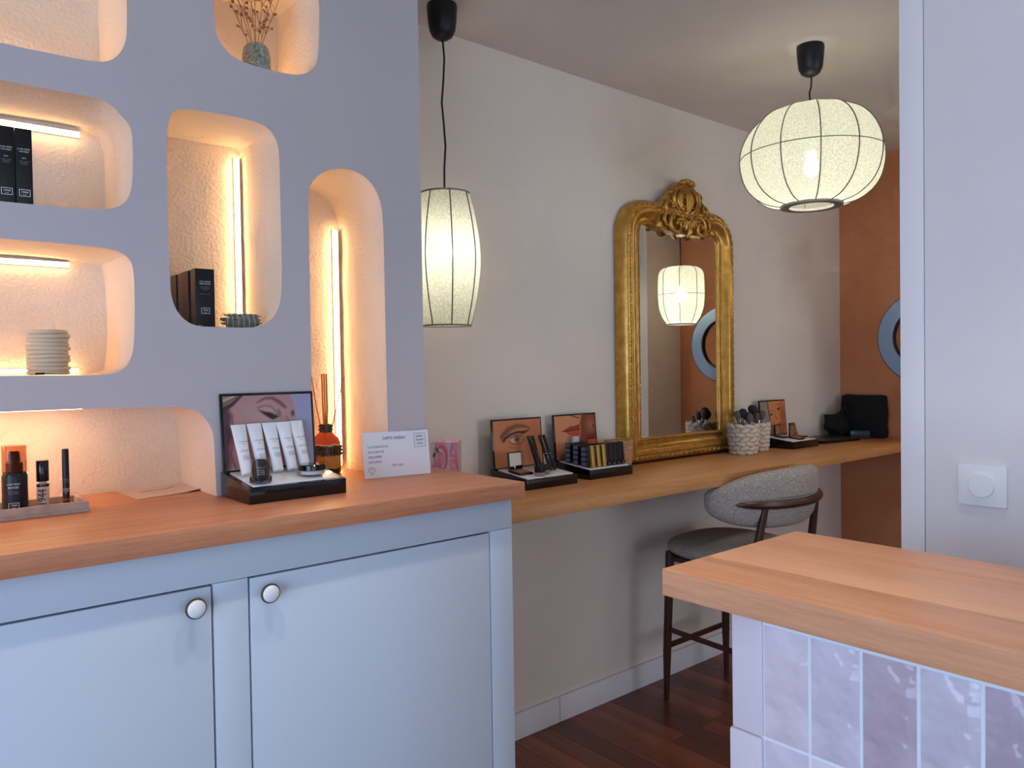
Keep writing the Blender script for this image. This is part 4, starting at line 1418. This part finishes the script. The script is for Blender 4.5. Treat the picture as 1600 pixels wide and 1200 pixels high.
def bands():
    M = mat('diffuser_glaze', (212, 88, 36), 0.25)
    N, L = M.node_tree.nodes, M.node_tree.links
    tc = N.new('ShaderNodeTexCoord')
    sx = N.new('ShaderNodeSeparateXYZ')
    L.new(tc.outputs['Object'], sx.inputs[0])
    mr_ = N.new('ShaderNodeMapRange')
    mr_.inputs['From Max'].default_value = 0.134
    L.new(sx.outputs['Z'], mr_.inputs['Value'])
    r = N.new('ShaderNodeValToRGB')
    r.color_ramp.interpolation = 'CONSTANT'
    e = r.color_ramp.elements
    e[0].position, e[0].color = 0.0, lin((52, 44, 42)) + (1,)
    e[1].position, e[1].color = 0.12, lin((196, 146, 70)) + (1,)
    for p_, c2 in ((0.38, (70, 58, 44)), (0.57, (220, 178, 120)), (0.60, (226, 84, 34)), (0.84, (60, 50, 44))):
        k_ = e.new(p_)
        k_.color = lin(c2) + (1,)
    n = N.new('ShaderNodeTexVoronoi')
    n.inputs['Scale'].default_value = 160
    L.new(tc.outputs['Object'], n.inputs['Vector'])
    ns = N.new('ShaderNodeTexNoise')
    ns.inputs['Scale'].default_value = 60
    L.new(tc.outputs['Object'], ns.inputs['Vector'])
    ma = N.new('ShaderNodeMath')
    ma.operation = 'MULTIPLY_ADD'
    ma.inputs[1].default_value = 0.10
    L.new(ns.outputs['Fac'], ma.inputs[0])
    L.new(mr_.outputs[0], ma.inputs[2])
    sub = N.new('ShaderNodeMath')
    sub.operation = 'SUBTRACT'
    sub.inputs[1].default_value = 0.05
    L.new(ma.outputs[0], sub.inputs[0])
    L.new(sub.outputs[0], r.inputs['Fac'])
    L.new(r.outputs['Color'], N['Principled BSDF'].inputs['Base Color'])
    return M


G().lathe([(0.001, 0), (0.036, 0), (0.0395, 0.004), (0.0402, 0.02), (0.0400, 0.07), (0.0385, 0.085), (0.033, 0.097), (0.024, 0.106), (0.0182, 0.112), (0.0175, 0.118), (0.0178, 0.134), (0.0140, 0.134), (0.0135, 0.10), (0.001, 0.10)], 32).obj('ceramic_bottle', bands(), df)
lace = G()
for k in range(26):
    a = 2 * math.pi * k / 26
    for zz, rr2, j in ((0.053, 0.0402, 0), (0.072, 0.0400, 0.5), (0.063, 0.0402, 0.25)):
        a2 = a + j * 2 * math.pi / 26
        lace.ball((rr2 * math.cos(a2), rr2 * math.sin(a2), zz), (0.0035, 0.0035, 0.0045), 6, 4)
for k in range(14):
    a = 2 * math.pi * k / 14
    for zz in (0.120, 0.129):
        lace.ball((0.0178 * math.cos(a + zz * 30), 0.0178 * math.sin(a + zz * 30), zz), 0.003, 6, 4)
o = lace.obj('lace_relief', mat('black_lace_glaze', (40, 36, 32), 0.4, var=(120, 100, 70), vscale=120), df)
o['kind'] = 'stuff'
M_REED = mat('reed', (206, 138, 70), 0.7)
rl = ('reed leaning far left in the ceramic bottle', 'upright reed at the left of the middle bunch', 'upright reed in the centre of the middle bunch', 'upright reed at the right of the middle bunch', 'reed leaning far right in the ceramic bottle')
for i, (dx, dy, top_) in enumerate(((-0.030, 0.020, 0.268), (-0.0065, 0.004, 0.272), (-0.001, 0.002, 0.273), (0.0045, 0.000, 0.272), (0.055, -0.004, 0.262))):
    o = G().tube([(dx * 0.1 + (i - 2) * 0.003, dy * 0.1, 0.101), (dx * 0.5 + (i - 2) * 0.003, dy * 0.5, 0.18), (dx, dy, top_)], 0.0024 if 0 < i < 4 else 0.0017, 6).obj('reed', M_REED)
    o.location = (0.972, 1.945, CT)
    tag(o, rl[i], 'reed', 'reeds in the diffuser bottle')

# gift card leaning against the niche wall
gc = thing('gift_card', 'white gift card with lettering and small heart against the wall', 'card', (0.985, 1.760, CT + 0.0005), (0, 0, math.atan2(-0.030, 0.180)))
cu = Vector((0, 0.016, 0.117)).normalized()
cn = Vector((0, -cu.z, cu.y))
CW, CH = 0.186, 0.118
c8 = [Vector((a, 0, 0)) + cu * b * CH + cn * e for e in (0.0012, 0) for a, b in ((0, 0), (CW, 0), (CW, 1), (0, 1))]
G().add(c8, [(0, 1, 2, 3), (7, 6, 5, 4), (0, 4, 5, 1), (1, 5, 6, 2), (2, 6, 7, 3), (3, 7, 4, 0)]).obj('card_sheet', M_PAPER, gc)


def on_card(a, b):
    return Vector((a * CW, 0, 0)) + cu * b * CH + cn * 0.0012


text(gc, 'CARTE CADEAU', 0.0105, M_INKD, on_card(0.47, 0.855), (1, 0, 0), cu, bold=0.004, sx=0.83)
for s_, b in (("A L'ATTENTION DE", 0.675), ('DE LA PART DE', 0.565), ('SOIN OFFERT', 0.455), ('DATE LIMITE', 0.345)):
    text(gc, s_, 0.0078, M_INK, on_card(0.07, b), (1, 0, 0), cu, 'LEFT', sx=0.82)
text(gc, 'PETIT MOT', 0.0078, M_INK, on_card(0.42, 0.245), (1, 0, 0), cu, 'LEFT', sx=0.82)
frame_mark(gc, on_card(0.865, 0.78), 0.034, 0.038, 0.0012, mat('ink_pale', (168, 168, 178), 0.8), (1, 0, 0), cu, 'stamp_frame')
frame_mark(gc, on_card(0.865, 0.78), 0.028, 0.032, 0.0005, mat('ink_pale'), (1, 0, 0), cu, 'stamp_frame')
for s_, b in (('atelier', 0.865), ('beauté', 0.785), ('laurie', 0.705)):
    text(gc, s_, 0.0098, M_INKD, on_card(0.865, b), (1, 0, 0), cu, sx=0.8)
hp = []
for k in range(40):
    a = 2 * math.pi * k / 40
    hp.append(on_card(0.115, 0.165) + Vector((0.0085 * math.sin(a) ** 3, 0, 0)) + cu * (0.0105 * (0.8125 * math.cos(a) - 0.3125 * math.cos(2 * a) - 0.125 * math.cos(3 * a) - 0.0625 * math.cos(4 * a))) + cn * 0.0003)
G().tube(hp, 0.0006, 5, True).obj('heart_outline', mat('pink_ink', (186, 110, 128), 0.8), gc)

# floral box standing on the shelf behind the worktop's end
fb = thing('floral_box', 'tall box printed with pink roses behind the gift card', 'box', (1.438, 2.035, ST), (0, 0, math.radians(-40)))
G().box(-0.043, 0.043, -0.075, 0.075, 0, 0.1845).obj('carton', mat('box_side', (206, 172, 160), 0.6), fb, bevel=0.001)


def roses(nx, ny, seeds, bgc):
    p = Paint(nx, ny, bgc)
    rng = random.Random(5)
    for (cx, cy, R0) in seeds:
        for k in range(9, 0, -1):
            t_ = k / 9
            col = [(232, 164, 184), (244, 208, 218), (214, 120, 148), (240, 186, 200), (222, 140, 166)][k % 5]
            p.blob(cx + rng.uniform(-.05, .05) * R0 * 4 * t_, cy + rng.uniform(-.05, .05) * R0 * 4 * t_, R0 * t_, R0 * t_ * rng.uniform(0.8, 1.05), col, 0.18, rng.uniform(0, 180))
        p.blob(cx, cy, R0 * 0.18, R0 * 0.18, (236, 176, 96), 0.5)
    for cx, cy, a in ((0.12, 0.80, 30), (0.24, 0.88, -40), (0.4, 0.06, 10)):
        p.blob(cx, cy, 0.075, 0.035, (56, 92, 70), 0.3, a)
    return p


roses(70, 110, [(0.35, 0.75, 0.30), (0.95, 0.80, 0.25), (0.8, 0.55, 0.25), (0.25, 0.38, 0.3), (0.75, 0.2, 0.3), (0.98, 0.98, 0.2)], (228, 206, 222)).obj('rose_print', fb, (-0.0425, -0.0756, 0.001), (0.085, 0, 0), (0, 0, 0.183))
roses(60, 60, [(0.2, 0.3, 0.35), (0.7, 0.7, 0.35), (0.85, 0.15, 0.25), (0.2, 0.9, 0.25)], (240, 206, 210)).obj('lid_print', fb, (-0.0425, -0.0745, 0.1852), (0.085, 0, 0), (0, 0.149, 0))

# ---------------------------------------------------------------- things in the niches
NF2, NF3, NF5, NF6 = 1.7355, 1.4008, 2.1135, 1.5036
for i, (a, lb) in enumerate(((0.2445, 'black cream carton at the right in the lit niche'), (0.2145, 'black cream carton at the left, cut by the picture edge'))):
    o = thing('cream_carton', lb, 'box', (a, 1.795, NF2), (0, 0, math.radians(-3)), 'black cartons in the upper niche')
    G().box(0, 0.0285, 0, 0.040, 0, 0.153).obj('carton', M_BLACKM, o, bevel=0.0008)
    text(o, 'LA BB CRÈME', 0.0042, M_PRINTW, (0.0142, 0, 0.112), sx=0.85)
    text(o, '1944 PARIS', 0.0042, M_PRINTW, (0.0142, 0, 0.107), sx=0.85)
    text(o, 'N°5' if i == 0 else 'N°4', 0.0042, M_PRINTW, (0.0142, 0, 0.094))
    text(o, 'TEINT UNIFIÉ\nHYDRATE\nPROTÈGE', 0.0028, M_PRINTG, (0.0142, 0, 0.085))
    logo(o, (0.0142, 0, 0.026), 0.019, M_PRINTW)

cn_ = thing('ribbed_candle', 'cream candle pot of stacked rope-like rings in a lit niche', 'candle', (0.300, 1.850, NF3))
M_CAN = mat('cream_clay', (222, 200, 170), 0.7, bump=0.2, bscale=40)
cg = G()
for k in range(11):
    z_ = 0.0046 + k * 0.0083
    dx = 0.0012 * math.sin(k * 2.3)
    cg.tube([((0.0352 + dx) * math.cos(2 * math.pi * q / 40) + dx, (0.0352 + dx) * math.sin(2 * math.pi * q / 40), z_ + 0.0007 * math.sin(2 * math.pi * q / 40 * 2 + k)) for q in range(40)], 0.0046, 8, True)
cg.obj('ribs', M_CAN, cn_)
G().lathe([(0.001, 0), (0.034, 0), (0.034, 0.088), (0.031, 0.088), (0.031, 0.076), (0.001, 0.076)], 32).obj('pot', M_CAN, cn_)
tg_ = thing('tiny_tag', 'tiny dark tag lying at the foot of the ribbed candle', 'tag', (0.277, 1.800, NF3))
G().box(-0.008, 0.008, -0.002, 0.002, 0, 0.004).obj('tag_body', M_INKD, tg_, bevel=0.0008)

bxl = ('front black carton with white lettering beside the sage bundle', 'second dark carton behind the lettered black one', 'third dark carton behind the lettered black one', 'rearmost dark carton in the tall rounded niche')
M_BRN = mat('brown_gloss_side', (112, 84, 70), 0.12, coat=0.4)
for k in range(4):
    o = thing('tall_carton', bxl[k], 'box', (0.594 - 0.0015 * (k % 2), 1.826 + k * 0.0445, NF6), (0, 0, math.radians((-2, 1, -1, 1)[k])), 'dark cartons in the tall rounded niche')
    G().box(0, 0.043, 0, 0.0425, 0, 0.136 + 0.001 * (k == 0)).obj('carton', M_BLACKM, o, bevel=0.0008)
    G().box(-0.0006, 0.0002, 0.001, 0.0405, 0.001, 0.135).obj('side_panel', M_BRN, o)
    G().box(-0.0008, -0.0005, 0.004, 0.038, 0.101, 0.1015).box(-0.0008, -0.0005, 0.004, 0.038, 0.064, 0.0645).obj('side_print', M_PRINTG, o)
    if k == 0:
        text(o, "L'EAU TEINTE", 0.0048, M_PRINTW, (0.0215, 0, 0.107), sx=0.85)
        text(o, 'BRONZANTE', 0.0048, M_PRINTW, (0.0215, 0, 0.102), sx=0.85)
        text(o, 'SOIN TEINTÉ\nHYDRATANT\nÉCLAT', 0.0036, M_PRINTG, (0.0215, 0, 0.0915))
        text(o, 'VISAGE ET CORPS', 0.0030, M_PRINTG, (0.0215, 0, 0.0785))
        logo(o, (0.0215, 0, 0.040), 0.019, M_PRINTW)
        text(o, '50 ml', 0.0040, M_PRINTW, (0.009, 0, 0.006))

sg = thing('sage_bundle', 'grey sage smudge bundle wrapped with pale thread', 'sage bundle', (0.700, 1.825, NF6), (0, 0, math.radians(-4)))
g = G()
rs = random.Random(3)
for k in range(46):
    a, rr3 = rs.uniform(0, 2 * math.pi), 0.0145 * math.sqrt(rs.uniform(0.3, 1))
    x0, x1 = rs.uniform(-0.048, -0.02), rs.uniform(0.02, 0.049)
    tw = rs.uniform(-0.5, 0.5)
    g.tube([(x0 + (x1 - x0) * q / 4, rr3 * math.cos(a + tw * q / 4), 0.0185 + rr3 * math.sin(a + tw * q / 4)) for q in range(5)], [0.0015, 0.0038, 0.0042, 0.0038, 0.0018], 5)
o = g.obj('leaves', mat('dry_sage', (108, 104, 96), 0.9, var=(150, 146, 136), vscale=120, bump=0.4, bscale=200), sg)
o['kind'] = 'stuff'
th = [(-0.045 + 0.09 * q / 120, 0.0182 * math.cos(q * 0.37), 0.0186 + 0.0182 * math.sin(q * 0.37)) for q in range(121)]
G().tube(th, 0.0007, 4).obj('thread', mat('pale_thread', (206, 198, 184), 0.8), sg)

vs_ = thing('vase', 'speckled grey-green ceramic vase in the upper niche', 'vase', (0.7685, 1.872, NF5))
M_SPK = mat('speckled_glaze', (188, 194, 180), 0.35, var=(104, 116, 106), vscale=170, detail=2)
G().lathe([(0.001, 0), (0.031, 0), (0.0335, 0.004), (0.0345, 0.03), (0.0335, 0.068), (0.030, 0.084), (0.023, 0.094), (0.0135, 0.098), (0.0125, 0.096), (0.0125, 0.05), (0.001, 0.05)], 32).obj('vase_body', M_SPK, vs_)
M_DRY = mat('dried_stem', (170, 122, 78), 0.9)
M_HEAD = mat('dried_head', (184, 138, 94), 0.9, var=(140, 98, 62), vscale=90)
sl_ = ('dried sprig leaning far left out of the vase', 'dried sprig second from the left in the vase', 'dried sprig left of the middle of the vase', 'middle dried sprig at the back of the vase', 'middle dried sprig at the front of the vase', 'dried sprig right of the middle of the vase', 'dried sprig second from the right in the vase', 'dried sprig leaning far right out of the vase')
for i in range(8):
    ax = -0.085 + 0.021 * i + rs.uniform(-.005, .005)
    ay = rs.uniform(-0.03, 0.03)
    hh = 0.20 - 0.35 * abs(ax) * 0.5 + rs.uniform(-.01, .012)
    o = thing('dried_sprig', sl_[i], 'dried flower', (0.7685, 1.872, NF5 + 0.06), (0, 0, 0), 'dried flowers in the vase')
    b0, b1, b2 = Vector((ax * 0.05, ay * 0.05, 0)), Vector((ax * 0.30, ay * 0.3, 0.06)), Vector((ax, ay, hh * 0.9))
    st, hd = G(), G()

    def bez(t_):
        return b0 * (1 - t_) ** 2 + b1 * 2 * t_ * (1 - t_) + b2 * t_ * t_
    st.tube([bez(q / 8) for q in range(9)], [0.0011 - 0.00006 * q for q in range(9)], 5)
    hd.ball(b2, 0.0036, 6, 5)
    for q in range(9):
        t_ = rs.uniform(0.35, 0.95)
        c0 = bez(t_)
        d_ = Vector((rs.uniform(-1, 1) * 0.026, rs.uniform(-1, 1) * 0.02, rs.uniform(0.012, 0.042)))
        e_ = c0 + d_
        st.tube([c0, c0 + d_ * 0.55 + Vector((0, 0, 0.003)), e_], 0.0006, 4)
        hd.ball(e_, rs.uniform(0.0026, 0.0048), 6, 5)
    st.obj('stem', M_DRY, o)
    hd.obj('seed_heads', M_HEAD, o)['kind'] = 'stuff'

# ---------------------------------------------------------------- things on the make-up shelf
rb = thing('rattan_basket', 'small round rattan basket left of the gold mirror', 'basket', (2.338, 2.105, ST))
g = G()
for k in range(17):
    z_ = 0.004 + k * 0.0070
    r_ = 0.046 + 0.010 * k / 16
    g.tube([(r_ * (1 + 0.012 * math.sin(q * 9 + k)) * math.cos(2 * math.pi * q / 36), r_ * (1 + 0.012 * math.sin(q * 9 + k)) * math.sin(2 * math.pi * q / 36), z_) for q in range(36)], 0.0041, 6, True)
g.obj('woven_wall', mat('rattan', (200, 156, 112), 0.8, var=(164, 120, 82), vscale=80), rb)
G().lathe([(0.001, 0.001), (0.043, 0.001), (0.043, 0.004), (0.001, 0.004)], 24).obj('base', mat('rattan'), rb)


def rope_basket(label, x, y, r0, r1, h, rows):
    b = thing('rope_basket', label, 'basket', (x, y, ST), (0, 0, 0), 'white rope baskets of brushes')
    g_ = G()
    dz = h / rows
    for k in range(rows):
        t_ = (k + 0.5) / rows
        r_ = r0 + (r1 - r0) * math.sin(t_ * math.pi * 0.5) ** 0.8
        n_ = 9
        for q in range(n_):
            a_ = 2 * math.pi * (q + 0.5 * (k % 2)) / n_
            Mx = Matrix.Rotation(a_, 3, 'Z') @ Matrix.Rotation(0.30 if k % 2 else -0.22, 3, 'X')
            g_.ball((r_ * math.cos(a_), r_ * math.sin(a_), (k + 0.5) * dz), (0.0125, r_ * math.pi / n_ * 1.22, dz * 0.62), 8, 6, Mx)
    g_.obj('rope_weave', mat('cotton_rope', (206, 190, 174), 0.9, bump=0.5, bscale=220), b)['kind'] = 'stuff'
    G().lathe([(0.001, 0.001), (r0, 0.001), (r0 + 0.004, h * 0.5), (r1 - 0.006, h * 0.92), (r1 - 0.012, h * 0.92), (r0 - 0.004, 0.010), (r0 - 0.012, 0.006), (0.001, 0.006)], 24).obj('lining', mat('cotton_rope'), b)
    return b


rope_basket('larger white rope basket of make-up brushes right of the mirror', 3.140, 2.052, 0.052, 0.064, 0.140, 7)
rope_basket('smaller white rope basket touching the larger one', 3.295, 2.080, 0.044, 0.055, 0.136, 7)
M_BRI = mat('dark_bristle', (46, 42, 52), 0.95, bump=0.6, bscale=260, stretch=(1, 1, 0.15))
M_BRI2 = mat('taupe_bristle', (98, 86, 80), 0.95, bump=0.6, bscale=260)
spots = [(3.140, 2.052, dx, dy, h_, r_, m_) for dx, dy, h_, r_, m_ in
         ((0.020, 0.014, 0.186, 0.021, 0), (0.062, 0.004, 0.176, 0.020, 0), (-0.012, 0.030, 0.178, 0.015, 1), (-0.075, -0.008, 0.176, 0.008, 2), (-0.055, -0.028, 0.172, 0.007, 2), (0.020, -0.035, 0.168, 0.015, 1))]
spots += [(3.295, 2.080, dx, dy, h_, r_, m_) for dx, dy, h_, r_, m_ in
          ((-0.020, 0.012, 0.198, 0.022, 0), (0.020, -0.030, 0.172, 0.016, 1), (0.050, 0.010, 0.172, 0.018, 0), (-0.040, -0.028, 0.166, 0.014, 1))]
brl = ('tallest dark fluffy brush in the larger rope basket', 'dark fluffy brush at the right in the larger rope basket', 'taupe brush at the back of the larger rope basket', 'bare chrome brush handle at the left of the larger rope basket', 'second bare chrome brush handle in the larger rope basket', 'short taupe brush at the front of the larger rope basket',
       'tallest dark fluffy brush in the smaller rope basket', 'taupe brush at the front of the smaller rope basket', 'dark fluffy brush at the right in the smaller rope basket', 'short taupe brush at the left of the smaller rope basket')
for (bx, by, dx, dy, h_, r_, m_), lb in zip(spots, brl):
    o = thing('makeup_brush', lb, 'brush', (bx - dx * 0.1, by - dy * 0.1, ST + 0.0065), (math.atan2(-dy, 0.2), math.atan2(dx, 0.2), 0), 'make-up brushes in the rope baskets')
    G().lathe([(0.001, 0), (0.003, 0.002), (0.0042, 0.03), (0.0036, h_ - 0.055), (0.001, h_ - 0.054)], 10).obj('handle', M_STEEL if m_ == 2 else M_BLACKM, o)
    G().lathe([(0.0038, h_ - 0.056), (0.0055, h_ - 0.040), (0.0065, h_ - 0.028), (0.001, h_ - 0.027)], 12).obj('ferrule', M_STEEL, o)
    if m_ < 2:
        G().lathe([(0.0055, h_ - 0.030), (r_ * 0.8, h_ - 0.016), (r_, h_ - 0.002), (r_ * 0.86, h_ + 0.010), (r_ * 0.45, h_ + 0.017), (0.001, h_ + 0.019)], 16).obj('bristles', (M_BRI, M_BRI2)[m_], o)
    else:
        G().lathe([(0.0060, h_ - 0.028), (0.0050, h_ - 0.006), (0.001, h_)], 12).obj('bristles', M_BRI2, o)

lt = thing('laptop', 'closed dark laptop lying flat beside the freckled face display', 'laptop', (3.955, 2.085, ST), (0, 0, math.radians(-8)))
G().box(-0.16, 0.16, -0.105, 0.105, 0.0015, 0.010).obj('base', M_BLACKM, lt, bevel=0.003)
G().box(-0.16, 0.16, -0.105, 0.105, 0.0105, 0.017).obj('lid', mat('laptop_lid', (40, 42, 48), 0.35), lt, bevel=0.003)
for a in (-0.13, 0.13):
    for b in (-0.08, 0.08):
        G().box(a - 0.01, a + 0.01, b - 0.006, b + 0.006, 0, 0.002).obj('foot', M_BLACKP, lt)

bag = thing('tote_bag', 'black fabric tote bag slumped against the terracotta wall', 'bag', (4.315, 2.045, ST))
M_BAG = mat('black_fabric', (13, 13, 15), 0.9, bump=0.4, bscale=60)
v, f = [], []
nz, na = 12, 28
for i in range(nz + 1):
    t_ = i / nz
    for k in range(na):
        a = 2 * math.pi * k / na
        ex = 0.35
        cx = math.copysign(abs(math.cos(a)) ** ex, math.cos(a))
        sy = math.copysign(abs(math.sin(a)) ** ex, math.sin(a))
        wdt = 0.050 - 0.022 * t_
        wob = 0.006 * noise.noise(Vector((math.cos(a) * 2, math.sin(a) * 2, t_ * 4)))
        v.append((cx * (wdt + wob) - 0.004 + 0.026 * t_ * 0.6, sy * (0.128 - 0.006 * t_ + wob), 0.232 * t_ + (0.006 * math.sin(a * 2) if i == nz else 0)))
for i in range(nz):
    for k in range(na):
        f.append((i * na + k, i * na + (k + 1) % na, (i + 1) * na + (k + 1) % na, (i + 1) * na + k))
f += [tuple(range(na))[::-1], tuple(range(nz * na, (nz + 1) * na))]
G().add(v, f).obj('bag_body', M_BAG, bag, angle=60)
G().tube([(-0.030, 0.07, 0.20), (-0.052, 0.085, 0.17), (-0.062, 0.09, 0.10), (-0.066, 0.06, 0.05), (-0.06, 0.0, 0.03)], [0.008, 0.009, 0.010, 0.010, 0.009], 8, flat=0.4).obj('handle', M_BAG, bag)
cl_ = thing('dark_pouch', 'rumpled black pouch lying in front of the tote bag', 'pouch', (4.175, 2.130, ST))
g = G().ball((0, 0, 0.070), (0.062, 0.070, 0.068), 40, 26)
g.v = [(a + 0.024 * noise.noise(Vector((a * 24, b * 24, c * 24))), b + 0.022 * noise.noise(Vector((a * 24 + 5, b * 24, c * 24))), max(0.0005, c + 0.028 * noise.noise(Vector((a * 20, b * 20 + 9, c * 20))))) for a, b, c in g.v]
g.obj('pouch_body', M_BAG, cl_, angle=80)
G().tube([(0.02, -0.01, 0.13), (0.045, -0.02, 0.155), (0.062, -0.03, 0.172), (0.066, -0.03, 0.13), (0.05, -0.02, 0.09)], [0.012, 0.014, 0.012, 0.012, 0.01], 6).obj('strap', M_BAG, cl_)
bp_ = thing('blue_pack', 'small slate-blue packet at the foot of the tote bag', 'packet', (4.19, 2.005, ST), (0, 0, math.radians(-60)))
G().box(-0.05, 0.05, -0.016, 0.016, 0, 0.046).obj('packet_body', mat('slate_film', (44, 54, 70), 0.3, bump=0.4, bscale=30), bp_, bevel=0.008)

# ring light on its stand beyond the partition
rg = thing('ring_light', 'pale blue round ring light half hidden by the partition', 'ring light', (4.02, 1.59, 0))
MY = Matrix.Rotation(math.radians(-90), 3, 'Y')
G().lathe([(0.153, 0.020), (0.155, 0.024), (0.225, 0.024), (0.227, 0.020), (0.153, 0.020)], 72, (0, 0, 1.525), MY, close=False).obj('diffuser', mat('ring_diffuser', (128, 148, 176), 0.4), rg)
G().lathe([(0.150, -0.012), (0.230, -0.012), (0.230, 0.020), (0.2275, 0.022), (0.1525, 0.022), (0.150, 0.020), (0.150, -0.012)], 72, (0, 0, 1.525), MY, close=False).obj('housing', M_BLACKP, rg)
G().tube([(0.02, 0, 0.42), (0.02, 0, 1.30)], 0.011, 12).obj('pole', M_BLACKM, rg)
G().lathe([(0.001, 1.285), (0.018, 1.285), (0.018, 1.315), (0.001, 1.315)], 16, (0.02, 0, 0)).obj('mount', M_BLACKM, rg)
for k in range(3):
    a = 2 * math.pi * k / 3 + 0.5
    G().tube([(0.02, 0, 0.46), (0.02 + 0.27 * math.cos(a), 0.27 * math.sin(a), 0.012)], 0.008, 8).obj('leg', M_BLACKM, rg)

# ---------------------------------------------------------------- recessed ceiling spots over the cabinet; others added to brighten room and bar
for i, (sx_, sy_, pw_) in enumerate(((0.22, 1.0, 15), (0.84, 1.0, 15), (1.95, 0.95, 9), (3.35, 0.80, 10), (1.05, 0.30, 11))):
    s_ = thing('ceiling_spot', ('recessed ceiling spotlight above the left cabinet door', 'recessed ceiling spotlight above the right cabinet door', 'added unseen spotlight over the opening to the make-up room', 'added unseen spotlight behind the partition', 'added unseen spotlight above the bar counter')[i], 'spotlight', (sx_, sy_, ZC))
    G().lathe([(0.030, -0.001), (0.045, -0.001), (0.045, -0.005), (0.040, -0.008), (0.030, -0.006), (0.030, -0.001)], 32, close=False).obj('trim_ring', M_WHITEM, s_)
    l = bpy.data.lights.new('spot_beam', 'SPOT')
    l.energy, l.color, l.spot_size, l.spot_blend, l.shadow_soft_size = pw_, (1.0, 0.92, 0.82), math.radians(64 if i in (0, 1, 4) else 110), 0.5, 0.02
    o = bpy.data.objects.new('spot_beam', l)
    COL.objects.link(o)
    o.parent = s_
    o.location = (0, 0, -0.02)
